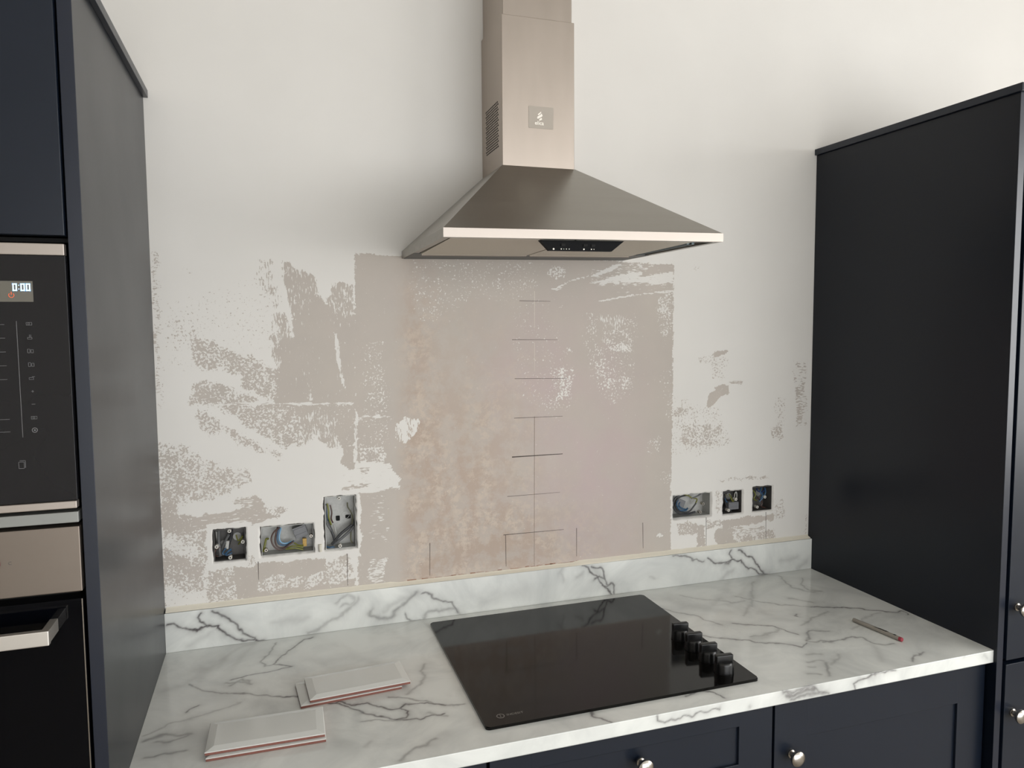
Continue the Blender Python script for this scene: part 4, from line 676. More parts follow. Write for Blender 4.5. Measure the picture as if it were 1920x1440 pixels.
# ------------------------------------------------------------------ electrical boxes in the wall
BOXN = ['leftmost square metal back box, dark inside, sunk in the stripped wall', 'wide metal back box with looping blue and brown wires left of the tall one',
        'tall upright metal back box highest on the left side of the wall', 'wide metal back box right of the bare patch holding coiled cables',
        'square metal back box between the wide one and the last one on the right', 'rightmost metal back box with a bundle of blue wires']
LUGS = [[(0.5, 1), (0.5, 0), (0, .45), (1, .55)], [(1, .55), (0.04, .12)], [(0.46, 1), (0.46, 0)], [(0.86, .5), (0.78, .08)], [(0.78, .62), (0.33, .06)], [(0.72, .55), (0.26, .08)]]
for h, lab, lugs in zip(HOLES, BOXN, LUGS):
    x0, x1, z0, z1 = h[0] + .0035, h[1] - .002, h[2] + .002, h[3] - .0035
    t = thing('back_box', ((x0 + x1) / 2, 0.045, z0), lab, 'electrical box', 'metal back boxes sunk in the wall')
    yf, yb, wt = 0.007, 0.047, 0.0011
    b = MB()
    b.box(x0, x1, yb - wt, yb, z0, z1)
    b.box(x0, x0 + wt, yf, yb - wt, z0, z1).box(x1 - wt, x1, yf, yb - wt, z0, z1)
    b.box(x0 + wt, x1 - wt, yf, yb - wt, z0, z0 + wt).box(x0 + wt, x1 - wt, yf, yb - wt, z1 - wt, z1)
    b.build('metal_box', GALVDARK if h[0] < -.5 or h[0] > .8 else GALV, t)
    cx, cz = (x0 + x1) / 2, (z0 + z1) / 2
    for k in (-1, 1):
        MB().lathe((cx + k * (x1 - x0) * .22, yb - wt - .0004, cz + k * .008), (0, -1, 0), [(0, 0), (.0095, 0), (.0095, .0006), (.0085, .0006), (.0085, .0002), (0, .0002)], 20).build('knockout', GALV, t)
    if h[3] > .3:
        for hx, hz, hw, hh in ((x0 + .033, z0 + .066, .010, .013), (x0 + .058, z0 + .068, .013, .010)):
            MB().prism(rounded_rect(hx - hw / 2, hx + hw / 2, hz - hh / 2, hz + hh / 2, .002), 'y', yb - wt - .0009, yb - wt - .0002).build('open_knockout', BLACKMAT, t)
    for u, v in lugs:
        lx = x0 + wt + .0045 + (x1 - x0 - 2 * wt - .009) * u; lz = z0 + wt + .0045 + (z1 - z0 - 2 * wt - .009) * v
        lg = MB().lathe((lx, .0085, lz), (0, -1, 0), [(.0018, -.012), (.0044, -.012), (.0044, 0), (.0036, .0010), (.0018, .0010), (.0018, -.012)], 18).build('screw_lug', WHITE_PL if lab[0] != 'w' else CHROME, t, smooth=True)
        MB().lathe((lx, .0092, lz), (0, -1, 0), [(0, -.004), (.0017, -.004), (.0017, -.002), (0, -.002)], 12).build('screw_hole', BLACKMAT, lg)
for bi, c, r, lab, pts in WIRES:
    o = MB().tube(pts, r * 1.2, 8, 5).build('electrical_wire', WIREC[c], smooth=True)
    tag(o, lab, 'wire', 'loose wires in the wall boxes')
# connectors
def connector(x0, x1, z0, z1, y0, y1, m, lab, n, tilt=0.0):
    c = Vector(((x0 + x1) / 2, (y0 + y1) / 2, (z0 + z1) / 2)); b = MB().box(x0, x1, y0, y1, z0, z1, .0012)
    for k in range(n):
        zz = z0 + (z1 - z0) * (k + .5) / n
        b.box(x0 + .002, x1 - .002, y0 - .0012, y0 + .0005, zz - (z1 - z0) * .22 / n, zz + (z1 - z0) * .22 / n, .0004)
    b.xform(Matrix.Translation(c) @ Matrix.Rotation(tilt, 4, 'Y') @ Matrix.Translation(-c))
    return tag(b.build('wire_connector', m), lab, 'connector')
connector(-.3440, -.3345, .2070, .2265, .017, .027, CONN, 'yellow connector strip at the end of the green wires in the wide box', 4)
connector(-.3645, -.3330, .2300, .2580, .016, .036, CONNGREY, 'grey junction block at the top right inside the wide box on the left', 2, math.radians(-18))
connector(.8560, .8900, .1960, .2180, .012, .030, CONNGREY, 'grey junction block at the bottom of the middle square box on the right', 2)
connector(-.5185, -.5110, .2180, .2370, .018, .030, WIREC['lightgrey'], 'pale connector tip in the middle of the leftmost square box', 2, math.radians(8))
connector(.6900, .7150, .2130, .2370, .022, .034, CONNGREY, 'grey junction block inside the cable coil of the wide box on the right', 2, math.radians(25))
connector(-.2240, -.2200, .2440, .2600, .026, .036, BLACKPL, 'small black clip at the right side of the tall box', 1)
# copper pipe stub and raw knock-through seen between the wide and the tall box are part of the plaster
MB().tube([(-.3040, -.001, .2140), (-.3045, -.0012, .2050), (-.3038, -.001, .1960)], .0040, 10).build('plaster_ridge', PLASTER, wall_back, smooth=True)

# ------------------------------------------------------------------ cooker hood
hood = thing('cooker_hood', (0.2071, -0.0, 0.9038), 'stainless steel chimney cooker hood with pyramid canopy fixed on the wall', 'cooker hood')
HX, HZ, HD, LIP, TL = -0.0929, 0.9038, 0.4614, 0.0174, 0.0134
DX, DW, DD, DZ = 0.1138, 0.1778, 0.1701, 1.1063
zt = lambda x, z: z + TL * (x - HX)
x0, x1 = HX, HX + 0.6
def canopy():
    b = MB(); e = .0012; yb = -.001
    P = [(x0, -HD, zt(x0, HZ)), (x1, -HD, zt(x1, HZ)), (x1, yb, zt(x1, HZ)), (x0, yb, zt(x0, HZ)),
         (x0, -HD, zt(x0, HZ + LIP)), (x1, -HD, zt(x1, HZ + LIP)), (x1, yb, zt(x1, HZ + LIP)), (x0, yb, zt(x0, HZ + LIP)),
         (DX - e, -DD - e, DZ), (DX + DW + e, -DD - e, DZ), (DX + DW + e, yb, DZ), (DX - e, yb, DZ)]
    # underside: rim 14 mm wide, then a shallow recess
    rm = .014; rz = .006
    P += [(x0 + rm, -HD + rm, zt(x0 + rm, HZ)), (x1 - rm, -HD + rm, zt(x1 - rm, HZ)), (x1 - rm, yb - rm, zt(x1 - rm, HZ)), (x0 + rm, yb - rm, zt(x0 + rm, HZ))]
    P += [(p[0], p[1], p[2] + rz) for p in P[12:16]]
    Fc = [(0, 1, 5, 4), (1, 2, 6, 5), (3, 0, 4, 7), (2, 3, 7, 6), (4, 5, 9, 8), (5, 6, 10, 9), (7, 4, 8, 11), (6, 7, 11, 10), (8, 9, 10, 11),
          (0, 12, 13, 1), (1, 13, 14, 2), (2, 14, 15, 3), (3, 15, 12, 0), (12, 16, 17, 13), (13, 17, 18, 14), (14, 18, 19, 15), (15, 19, 16, 12), (16, 19, 18, 17)]
    return b.poly(P, Fc).build('canopy', STEEL, hood)
canopy()
b = MB()
b.poly([(x0 - .0004, -HD - .0012, zt(x0, HZ)), (x1 + .0004, -HD - .0012, zt(x1, HZ)), (x1 + .0004, -HD - .0012, zt(x1, HZ + LIP)), (x0 - .0004, -HD - .0012, zt(x0, HZ + LIP)),
        (x0 - .0004, -HD - .0001, zt(x0, HZ)), (x1 + .0004, -HD - .0001, zt(x1, HZ)), (x1 + .0004, -HD - .0001, zt(x1, HZ + LIP)), (x0 - .0004, -HD - .0001, zt(x0, HZ + LIP))],
       [(0, 1, 2, 3), (4, 5, 6, 7), (0, 1, 5, 4), (3, 2, 6, 7), (1, 2, 6, 5), (0, 3, 7, 4)]).build('front_lip', STEEL_LIP, hood, label='bright polished front lip')
# grease filters
for fx0, fx1 in ((x0 + .018, 0.1790), (0.1830, x1 - .060)):
    b = MB(); y0, y1 = -.440, -.150; za = lambda x: zt(x, HZ - .0005)
    P = []
    for zz in (-.0025, .005):
        P += [(fx0, y0, za(fx0) + zz + .0035), (fx1, y0, za(fx1) + zz + .0035), (fx1, y1, za(fx1) + zz), (fx0, y1, za(fx0) + zz)]
    b.poly(P, [(0, 1, 2, 3), (4, 5, 6, 7), (0, 1, 5, 4), (1, 2, 6, 5), (2, 3, 7, 6), (3, 0, 4, 7)])
    f = b.build('grease_filter', STEEL_FILTER, hood)
    r = MB().tube([(fx0 + .002, y1, za(fx0) - .0035), (fx1 - .002, y1, za(fx1) - .0035)], .0022, 8, 1); r.build('filter_rim', STEEL_LIP, f, smooth=True)
for k, dx in enumerate((.040, .052)):
    MB().poly([(x1 - dx, -.405, zt(x1 - dx, HZ + .0045)), (x1 - dx + .006, -.405, zt(x1, HZ + .0045)), (x1 - dx + .006, -.12, zt(x1, HZ + .0045)), (x1 - dx, -.12, zt(x1 - dx, HZ + .0045)),
               (x1 - dx, -.405, zt(x1 - dx, HZ - .0005)), (x1 - dx + .006, -.405, zt(x1, HZ - .0005)), (x1 - dx + .006, -.12, zt(x1, HZ - .0005)), (x1 - dx, -.12, zt(x1 - dx, HZ - .0005))],
              [(0, 1, 2, 3), (4, 5, 6, 7), (0, 1, 5, 4), (1, 2, 6, 5), (2, 3, 7, 6), (3, 0, 4, 7)]).build('underside_rail', mat('blue_grey_rail', (120, 132, 136), 0.4, 0.6) if k == 0 else bpy.data.materials['blue_grey_rail'], hood)
MB().poly([(x0 + .004, -.148, zt(x0, HZ - .0006)), (x1 - .004, -.148, zt(x1, HZ - .0006)), (x1 - .004, -.002, zt(x1, HZ - .0006)), (x0 + .004, -.002, zt(x0, HZ - .0006)),
           (x0 + .004, -.148, zt(x0, HZ + .0030)), (x1 - .004, -.148, zt(x1, HZ + .0030)), (x1 - .004, -.002, zt(x1, HZ + .0030)), (x0 + .004, -.002, zt(x0, HZ + .0030))],
          [(0, 1, 2, 3), (4, 5, 6, 7), (0, 1, 5, 4), (1, 2, 6, 5), (2, 3, 7, 6), (3, 0, 4, 7)]).build('rear_panel', mat('underside_grey', (96, 97, 96), 0.5, 0.5), hood)
# control panel hanging just behind the lip
cp = MB().poly([(.106, -.438, .9075), (.290, -.438, .9100), (.264, -.432, .8885), (.1270, -.432, .8870), (.106, -.424, .9075), (.290, -.424, .9100), (.264, -.424, .8885), (.1270, -.424, .8870)],
               [(0, 1, 2, 3), (4, 5, 6, 7), (0, 1, 5, 4), (1, 2, 6, 5), (2, 3, 7, 6), (3, 0, 4, 7)]).build('control_panel', mat('control_panel_black', (9, 10, 13), 0.6, spec=0.15), hood)
for xx, sz in ((.1365, .0021), (.1530, .0014), (.1585, .0009), (.1640, .0011), (.1700, .0011), (.2020, .0018), (.2185, .0014), (.2240, .0010)):
    MB().lathe((xx, -.4330, .8905 + TL * (xx - .13)), (0, -1, 0), [(0, 0), (sz, 0), (sz * .8, .0005), (0, .0006)], 12).build('indicator_mark', WHITE_PRINT, cp)
for xx in (.1560, .2040, .2210):
    MB().box(xx - .0045, xx + .0045, -.4372, -.4345, .8965, .9015, .0004).build('slide_switch', BLACKMAT, cp)
# duct covers: lower outer sleeve and the narrower upper one
MB().box(DX, DX + DW, -DD, -.001, DZ - .002, 1.4420, .0008, 1).build('lower_duct_cover', STEEL_V, hood)
MB().box(DX + .0045, DX + DW - .0045, -DD + .0045, -.0015, 1.4415, CEIL - H - .002, .0008, 1).build('upper_duct_cover', STEEL_V, hood)
# vent slots on the left side of the sleeve
b = MB(); x = DX - .0002
for rr in range(18):
    for cc in range(10):
        y = -.1405 + cc * .0104 + (.0052 if rr % 2 else 0); z = 1.1540 + rr * .0060
        if y > -.040: continue
        b.box(x - .0002, x + .0003, y, y + .0062, z, z + .0030)
b.build('vent_slots', BLACKMAT, hood)
# protective film label with its mark and word
lb = MB().prism(rounded_rect(.1776, .2385, 1.1945, 1.2445, .002), 'y', -DD - .0007, -DD - .0001).build('film_label', STICKER, hood)
yy = -DD - .0009
def mark(pts):
    MB().prism(pts, 'y', yy - .0002, yy + .0002).build('label_mark', WHITE_PRINT, lb)
lx, lz = .1990, 1.2100
mark([(lx + .0010, lz + .0165), (lx + .0088, lz + .0230), (lx + .0092, lz + .0205), (lx + .0040, lz + .0150), (lx + .0014, lz + .0150)])
mark([(lx - .0008, lz + .0085), (lx + .0002, lz + .0115), (lx + .0078, lz + .0160), (lx + .0098, lz + .0190), (lx + .0124, lz + .0150), (lx + .0118, lz + .0125), (lx + .0020, lz + .0065), (lx + .0000, lz + .0065)])
mark([(lx + .0040, lz + .0030), (lx + .0048, lz + .0058), (lx + .0100, lz + .0092), (lx + .0112, lz + .0066), (lx + .0112, lz + .0050), (lx + .0050, lz + .0022)])
text('label_word', 'elica', .0125, (lx + .0045, yy, lz - .0035), FACE_Y, WHITE_PRINT, lb, 'CENTER', .0002, .0002)

# ------------------------------------------------------------------ hob
HBX, HBY, HBW, HBD = -0.0498, -0.0573, 0.5889, 0.51
hob = thing('ceramic_hob', (HBX + HBW / 2, HBY - HBD / 2, 0), 'black ceramic hob with four knobs set in the marble effect worktop', 'hob')
MB().prism(rounded_rect(HBX, HBX + HBW, HBY - HBD, HBY, .008), 'z', .0004, .0062, .0014, True).build('glass_plate', HOBGLASS, hob, smooth=True)
for ky in (-.3410, -.4000, -.4590, -.5180):
    kx = .4865; a = math.radians(-6)
    b = MB().lathe((kx, ky, .0062), (0, 0, 1), [(.0205, 0), (.0207, .0015), (.0203, .0050), (.0196, .0180), (.0188, .0222), (.0172, .0240), (0, .0244)], 32)
    k = b.build('knob', BLACKPL, hob, smooth=True)
    c = Vector((kx, ky, 0))
    g = MB().box(kx - .0192, kx + .0192, ky - .0058, ky + .0066, .0230, .0440, .0026, 3)
    g.xform(Matrix.Translation(c) @ Matrix.Rotation(a, 4, 'Z') @ Matrix.Translation(-c))
    g.build('knob_grip', BLACKPL, k, smooth=True)
RT = Matrix.Rotation(0, 3, 'Z')
text('maker_name', 'INDESIT', .0088, (-.0010, -.5360, .0063), RT, PRINT, hob, 'LEFT', .0001, 0, 1.05)
MB().lathe((-.0130, -.5360, .00622), (0, 0, 1), [(.0062, 0), (.0078, 0), (.0078, .00015), (.0062, .00015), (.0062, 0)], 28).build('maker_ring', PRINT, hob)
MB().box(-.0137, -.0123, -.5395, -.5335, .00622, .0064).box(-.0138, -.0122, -.5322, -.5305, .00622, .0064).build('maker_letter', PRINT, hob)

# ------------------------------------------------------------------ bevelled tiles
def tile(x, y, z, ang, lab, n=0):
    """x, y: front left corner; 200 x 100 mm bevelled metro tile"""
    t = thing('metro_tile', (x, y, z), lab, 'tile', 'white sloped-edge tiles stacked on the worktop')
    t.rotation_euler = (0, 0, math.radians(ang))
    def bld(b, nm, m):
        me_o = b.build(nm, m, None)
        # re-seat at the tile's own origin
        off = Vector(me_o.location) - Vector((0, 0, H))
        for v in me_o.data.vertices: v.co += off
        me_o.location = (0, 0, 0); me_o.parent = t
        return me_o
    L_, W_, B_ = .200, .100, .014
    bld(MB().box(.0004, L_ - .0004, .0004, W_ - .0004, 0, .0046, .0004, 1), 'biscuit_body', BISCUIT)
    g = MB(); e = .0
    ring = lambda d, zz: [(d, d, zz), (L_ - d, d, zz), (L_ - d, W_ - d, zz), (d, W_ - d, zz)]
    P = ring(0, .0047) + ring(0, .0054) + ring(.0008, .0060) + ring(B_, .0086)
    Fs = [(0, 1, 2, 3)]
    for q in range(3):
        for i in range(4): Fs.append((q * 4 + i, q * 4 + (i + 1) % 4, q * 4 + 4 + (i + 1) % 4, q * 4 + 4 + i))
    Fs.append((12, 13, 14, 15)); g.poly(P, Fs)
    bld(g, 'glazed_face', GLAZE)
    return t
TILE0, TILE0A = (-.3685, -.3751), 4.5
TILE1, TILE1A = (-.3513, -.3747), 3.9
TILE2, TILE2A = (-.5297, -.5055), -0.9
TILE3, TILE3A = (-.5314, -.5018), -1.4
TZ = 0.0088
tile(*TILE0, .0003, TILE0A, 'lower white sloped-edge tile of the pair nearer the hob, left end showing')
tile(*TILE1, .0003 + TZ, TILE1A, 'upper white sloped-edge tile of the pair nearer the hob')
tile(*TILE2, .0003, TILE2A, 'lower white sloped-edge tile of the pair at the front left of the worktop')
tile(*TILE3, .0003 + TZ, TILE3A, 'upper white sloped-edge tile of the pair at the front left, with droplets on it')

# ------------------------------------------------------------------ pen
pen = thing('marker_pen', (.9595, -.4500, 0), 'slim grey marker pen with a red end lying on the worktop by the tall unit', 'pen')
A_, B_ = Vector((.9500, -.3831, .0052)), Vector((.9690, -.5156, .0052)); dr = (B_ - A_).normalized(); LN = (B_ - A_).length
MB().lathe(A_, dr, [(0, 0), (.0040, 0), (.0046, .0012), (.0047, .036), (.0047, .037), (0, .037)], 20).build('pen_cap', PEN, pen, smooth=True)
MB().lathe(A_, dr, [(0, .0372), (.0049, .0372), (.0050, .040), (.0050, LN - .008), (0, LN - .008)], 20).build('pen_barrel', PEN, pen, smooth=True)
MB().lathe(A_, dr, [(0, LN - .008), (.0049, LN - .008), (.0048, LN - .001), (.0036, LN), (0, LN)], 20).build('pen_end', PENRED, pen, smooth=True)
ang = math.atan2(dr.y, dr.x)
side = Vector((-dr.y, dr.x, 0))
for k, (off, s0, s1) in enumerate(((-.0012, .062, .112), (.0014, .070, .108))):
    c = A_ + dr * s0 + side * off; 
    text('pen_print', ('permanent marker' if k == 0 else 'waterproof ink') , .0042, (c.x, c.y, .01025 - abs(off) * .15), Matrix.Rotation(ang, 3, 'Z'), PENDARK, pen, 'LEFT', .0003, .0001)
c = A_ + dr * .114
MB().box(-.003, .003, -.0022, .0022, 0, .0005).xform(Matrix.Translation(Vector((c.x, c.y, .0099))) @ Matrix.Rotation(ang, 4, 'Z')).build('pen_badge', PENDARK, pen)

# ------------------------------------------------------------------ cabinet helpers
FY = -0.6245      # front of the tall end panels
def shaker(name, xa, xb, za, zb, yf, parent, st=.080, th=.019, rail=None, rec=.006):
    rail = st if rail is None else rail
    d = MB().box(xa, xb, yf + .0005, yf + th, za, zb)      # backing board
    d = MB()
    d.box(xa, xa + st, yf, yf + th, za, zb, .0010)
    d.box(xb - st, xb, yf, yf + th, za, zb, .0010)
    d.box(xa + st - .0005, xb - st + .0005, yf, yf + th, zb - rail, zb, .0010)
    d.box(xa + st - .0005, xb - st + .0005, yf, yf + th, za, za + rail, .0010)
    d.box(xa + st - .004, xb - st + .004, yf + rec, yf + th - .001, za + rail - .004, zb - rail + .004)
    return d.build(name, NAVY, parent)
def knob(x, yf, z, parent, s=1.0):
    prof = [(0, 0), (.0088, 0), (.0092, .0012), (.0086, .0030), (.0060, .0045), (.0052, .0080), (.0056, .0115), (.0095, .0140), (.0148, .0170), (.0165, .0205), (.0158, .0240), (.0120, .0272), (.0060, .0288), (0, .0292)]
    return MB().lathe((x, yf, z), (0, -1, 0), [(r * s, h * s) for r, h in prof], 32).build('knob', CHROME, parent, smooth=True)

# ------------------------------------------------------------------ base units
DFY = -0.600
def base_unit(xa, xb, lab, kind):
    t = thing('base_cabinet', ((xa + xb) / 2, -.30, -H), lab, 'cabinet', 'navy base units under the worktop')
    b = MB(); z0, z1 = -.76, -TH - .001
    b.box(xa + .001, xa + .019, -.579, -.02, z0, z1).box(xb - .019, xb - .001, -.579, -.02, z0, z1)
    b.box(xa + .019, xb - .019, -.579, -.02, z0, z0 + .018).box(xa + .019, xb - .019, -.038, -.02, z0 + .018, z1)
    b.box(xa + .019, xb - .019, -.579, -.50, z1 - .018, z1)
    b.build('carcass', NAVY, t)
    MB().box(xa + .001, xb - .001, -.54, -.522, -H, z0 - .0005).build('plinth', NAVY, t)
    if kind == 'door':
        d = shaker('door', xa + .0028, xb - .0028, -.755, -.0345, DFY, t, .0795, rail=.084); knob(xa + .0445, DFY, -.1490, d)
    else:
        for k, (za, zb) in enumerate(((-.182, -.0345), (-.466, -.187), (-.755, -.471))):
            d = shaker('drawer_front', xa + .0028, xb - .0028, za, zb, DFY, t, .0795, rail=.034 if k == 0 else .080)
            knob((xa + xb) / 2, DFY, (-.0980 if k == 0 else zb - .042), d)
    return t
base_unit(XL + .002, -.0566, 'navy base drawer unit at the left end, barely seen under the worktop', 'drawers')
base_unit(-.0562, .5508, 'navy base drawer unit below the hob', 'drawers')
base_unit(.5512, XR - .001, 'navy base unit with a panelled door below the right end of the worktop', 'door')

# ------------------------------------------------------------------ right tall unit
rt = thing('tall_cabinet', (XR + .3, -.3, -H), 'dark navy tall unit standing at the right end of the worktop', 'cabinet', 'navy tall units at both ends')
RT1 = XR + .60; CT = 1.2275
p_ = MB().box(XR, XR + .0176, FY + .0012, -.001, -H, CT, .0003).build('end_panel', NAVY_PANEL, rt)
MB().box(XR, XR + .0176, FY, FY + .0011, -H, CT, .0004).build('edge_band', EDGE, p_)
b = MB()
b.box(XR + .0178, XR + .036, FY + .024, -.02, -.80, CT - .001).box(RT1 - .018, RT1, FY + .024, -.02, -.80, CT - .001)
b.box(XR + .036, RT1 - .018, FY + .024, -.02, -.80, -.782).box(XR + .036, RT1 - .018, FY + .024, -.02, CT - .019, CT - .001).box(XR + .036, RT1 - .018, -.038, -.02, -.782, CT - .019)
b.build('carcass', NAVY, rt)
MB().box(XR - .0075, RT1 + .008, FY - .008, -.001, CT + .0006, CT + .0176, .0008).build('cornice', NAVY, rt)
MB().box(XR + .018, RT1, -.56, -.54, -H, -.801).build('plinth', NAVY, rt)
for za, zb, kz in ((-.023, CT - .004, .0985), (-.755, -.033, -.1480)):
    d = shaker('door', XR + .0242, RT1 - .003, za, zb, -.6280, rt, .0795); knob(XR + .0242 + .0255, -.6280, kz, d)

# ------------------------------------------------------------------ left tall unit with microwave and oven
lt = thing('tall_cabinet', (XL - .3, -.3, -H), 'navy tall oven housing standing at the left end of the worktop', 'cabinet', 'navy tall units at both ends')
LX0 = XL - .634; CT = 1.2380
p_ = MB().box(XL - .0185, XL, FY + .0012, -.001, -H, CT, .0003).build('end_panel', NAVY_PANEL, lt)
MB().box(XL - .0185, XL, FY, FY + .0011, -H, CT, .0004).build('edge_band', EDGE, p_)
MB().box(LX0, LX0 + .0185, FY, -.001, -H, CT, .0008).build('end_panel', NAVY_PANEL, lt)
ix0, ix1 = LX0 + .019, XL - .019
b = MB(); FB = FY + .024
b.box(ix0, ix0 + .001, FB, -.02, -.80, CT - .001).box(ix1 - .001, ix1, FB, -.02, -.80, CT - .001).box(ix0 + .001, ix1 - .001, -.03, -.02, -.80, CT - .001)
for z in (-.80, -.262, .470, .862, CT - .019): b.box(ix0 + .001, ix1 - .001, FB, -.03, z - (.006 if z == .470 else 0), z + (.006 if z != .470 else .004))
b.build('carcass', BLACKMAT, lt)
MB().box(LX0 - .009, XL + .0095, FY - .008, -.001, CT + .0006, CT + .0170, .0008).build('cornice', NAVY, lt)
MB().box(LX0 + .019, XL - .019, -.56, -.54, -H, -.801).build('plinth', NAVY, lt)
shaker('door', LX0 + .021, XL - .0215, .8690, CT - .003, -.6300, lt, .095)
shaker('drawer_front', LX0 + .021, XL - .0215, -.755, -.272, -.6300, lt, .080)

MX0, MX1 = LX0 + .0215, XL - .0218        # appliance front from left to right
MF = -.6320
mw = thing('built_in_microwave', ((MX0 + MX1) / 2, -.35, .479), 'built-in microwave with dark glass front and lit 0:00 clock in the tall housing', 'microwave')
MB().box(ix0 + .012, ix1 - .012, FB - .002, -.08, .4790, .8560).build('casing', BLACKMAT, mw)
dg_ = MB().box(MX0, MX1, MF, FB - .0022, .4945, .8405, .0003).build('glass_front', MWGLASS, mw)
MB().box(MX0, MX1, MF - .003, MF + .010, .8410, .8570, .0010).build('top_trim', STEEL_LIP, mw, label='pale metal strip above the glass')
MB().box(MX0, MX1 - .0000, MF - .005, MF + .010, .4835, .4940, .0010).build('bottom_trim', STEEL_LIP, mw, label='pale metal strip below the glass')
dy = MF - .0005
dp = MB().box(-.860, -.7135, dy, dy + .0004, .7765, .8050).build('display', DISPLAY, mw)
# seven segment clock 0:00
def seg_digit(cx, cz, w_, h_, segs, t_=.0016):
    b = MB(); y0, y1 = dy - .0005, dy - .0001
    X0, X1, Z0, Z1, ZM = cx - w_ / 2, cx + w_ / 2, cz - h_ / 2, cz + h_ / 2, cz
    S = {'a': (X0, X1, Z1 - t_, Z1), 'd': (X0, X1, Z0, Z0 + t_), 'g': (X0, X1, ZM - t_ / 2, ZM + t_ / 2), 'f': (X0, X0 + t_, ZM, Z1), 'b': (X1 - t_, X1, ZM, Z1), 'e': (X0, X0 + t_, Z0, ZM), 'c': (X1 - t_, X1, Z0, ZM)}
    for s_ in segs: q = S[s_]; b.box(q[0], q[1], y0, y1, q[2], q[3])
    b.build('clock_digit', DIGIT, dp)
for cx in (-.7350, -.7255, -.7190): seg_digit(cx, .7965, .0052, .0102, 'abcdef', .0015)
MB().box(-.7306, -.7296, dy - .0005, dy - .0001, .7985, .7997).box(-.7306, -.7296, dy - .0005, dy - .0001, .7935, .7947).build('clock_colon', DIGIT, dp)
# power icon
b = MB(); n = 20
for k in range(n):
    a0, a1 = [math.radians(130 + 280 * (k + q) / n) for q in (0, 1)]
    cx, cz, r0, r1 = -.7395, .7855, .0028, .0035
    b.poly([(cx + r0 * math.cos(a0), dy - .0003, cz + r0 * math.sin(a0)), (cx + r1 * math.cos(a0), dy - .0003, cz + r1 * math.sin(a0)), (cx + r1 * math.cos(a1), dy - .0003, cz + r1 * math.sin(a1)), (cx + r0 * math.cos(a1), dy - .0003, cz + r0 * math.sin(a1))], [(0, 1, 2, 3)])
b.box(-.7399, -.7391, dy - .0004, dy - .0002, .7862, .7902).build('power_icon', ORANGE, dp)
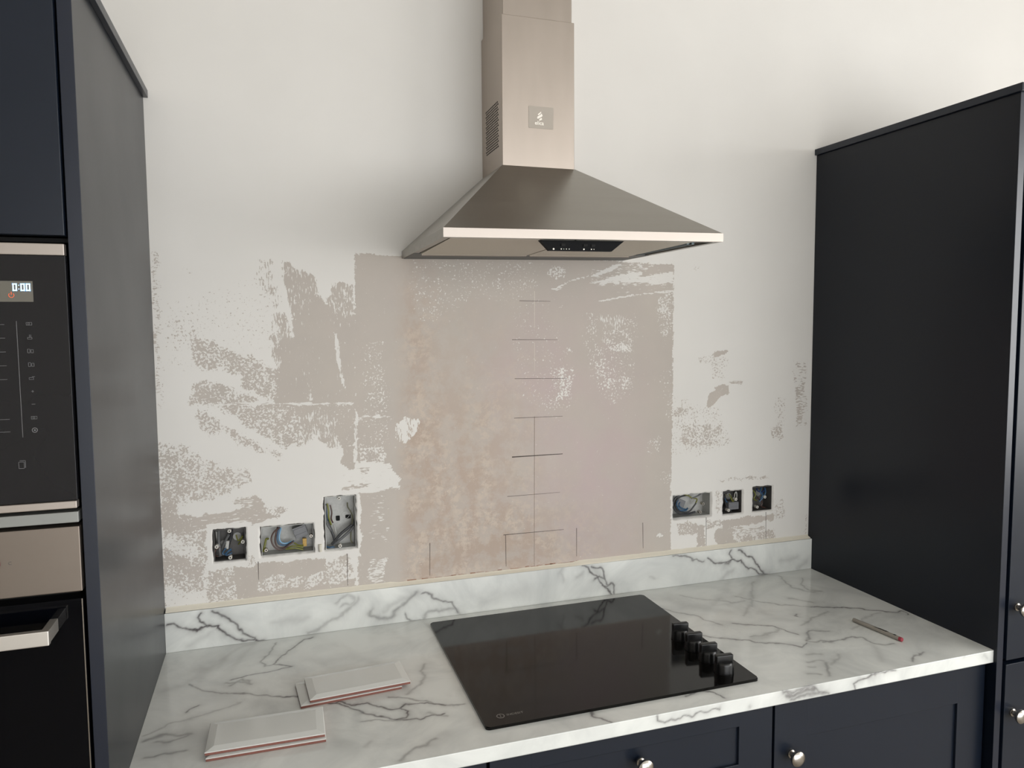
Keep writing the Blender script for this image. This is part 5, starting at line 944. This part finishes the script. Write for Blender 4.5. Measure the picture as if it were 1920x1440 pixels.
# printed line and icons
ic = lambda b, nm='printed_icon': b.build(nm, ICON, dg_)
y0, y1 = dy, dy + .0004
ic(MB().box(-.7358, -.7352, y0, y1, .588, .750), 'printed_divider')
zs = [.7462, .7276, .7085, .6895, .6705, .6520, .6340, .6150, .5975]
for k, z in enumerate(zs):
    x = -.7205; b = MB(); s_ = .0036; t_ = .00045
    def rect(b, xa, xb, za, zb):
        b.box(xa, xb, y0, y1, za, za + t_).box(xa, xb, y0, y1, zb - t_, zb).box(xa, xa + t_, y0, y1, za, zb).box(xb - t_, xb, y0, y1, za, zb)
    if k in (0, 7): rect(b, x - s_, x + s_, z - s_ * .6, z + s_ * .6); rect(b, x - s_ * .5, x + s_ * .3, z - s_ * .3, z + s_ * .3)
    elif k == 1: rect(b, x - s_ * .8, x + s_ * .8, z - s_ * .8, z); b.box(x - .0004, x, y0, y1, z, z + s_); b.box(x + .0012, x + .0016, y0, y1, z, z + s_)
    elif k in (2, 3): rect(b, x - s_, x - .0004, z - s_ * .8, z + s_ * .8); rect(b, x + .0004, x + s_, z - s_ * .8, z + s_ * .6)
    elif k == 4: rect(b, x - s_, x + s_ * .6, z - s_ * .6, z + s_ * .3); b.box(x, x + s_, y0, y1, z + s_ * .5, z + s_ * .65)
    elif k == 5: b.box(x - .0016, x + .0016, y0, y1, z - .0003, z + .0003).box(x - .0003, x + .0003, y0, y1, z - .0016, z + .0016)
    elif k == 6: b.box(x - .0022, x + .0022, y0, y1, z - .0003, z + .0003)
    else: b.lathe((x, y0 + .0002, z), (0, -1, 0), [(s_ * .75, 0), (s_, 0), (s_, .0003), (s_ * .75, .0003), (s_ * .75, 0)], 18).box(x - .001, x + .001, y0, y1, z - .001, z + .001)
    ic(b)
    if k not in (5, 6): ic(MB().box(-.778, -.7500, y0, y1, z - .0012, z - .0007), 'printed_dash')
b = MB(); rect(b, -.7425, -.7355, .5440, .5535); b.box(-.7345, -.7340, y0, y1, .5450, .5555).box(-.7410, -.7340, y0, y1, .5550, .5555); ic(b)

ov = thing('built_in_oven', ((MX0 + MX1) / 2, -.35, -.245), 'built-in steel and black glass oven below the microwave in the tall housing', 'oven')
MB().box(ix0 + .012, ix1 - .012, FB - .002, -.08, -.2450, .4580).build('casing', BLACKMAT, ov)
MB().box(MX0, MX1 - .0008, MF + .004, FB - .0022, .4610, .4765, .0008).build('vent_strip', RAILGREY, ov, label='pale grey strip above the control panel')
cpn = MB().box(MX0, MX1 + .0005, MF, FB - .0022, .3605, .4560, .0012).build('control_panel', PANELSTEEL, ov, label='brushed steel control panel')
MB().lathe((-.7795, MF - .0001, .4105), (0, -1, 0), [(0, 0), (.0085, 0), (.0085, .002), (.0072, .0022), (0, .0022)], 24).build('indicator_lamp', mat('lamp_red_brown', (92, 42, 34), 0.3), cpn)
text('printed_symbol', 'C', .0065, (-.7600, MF - .0003, .4105), FACE_Y, mat('steel_print', (92, 88, 84), 0.5), cpn, 'CENTER')
dr_ = MB().box(MX0, MX1, MF, FB - .0022, -.2440, .3500, .0012).build('door', BLACKGLASS, ov)
MB().box(MX1 - .0012, MX1 + .0002, MF - .0006, MF + .004, -.2400, .3495).build('edge_highlight', CHROME, dr_, label='thin bright strip standing for the highlight on the door edge')  # bright strip added to draw the highlight down the oven door's edge
h = MB()
h.box(MX0 + .02, -.7040, -.6840, -.6740, .3050, .3255, .0012)
h.build('handle', HANDLE, dr_)
for xx in (-.7150, MX0 + .02):
    MB().box(xx, xx + .0105, -.6742, MF - .0002, .3060, .3245, .0010).build('handle_bracket', HANDLE, dr_)
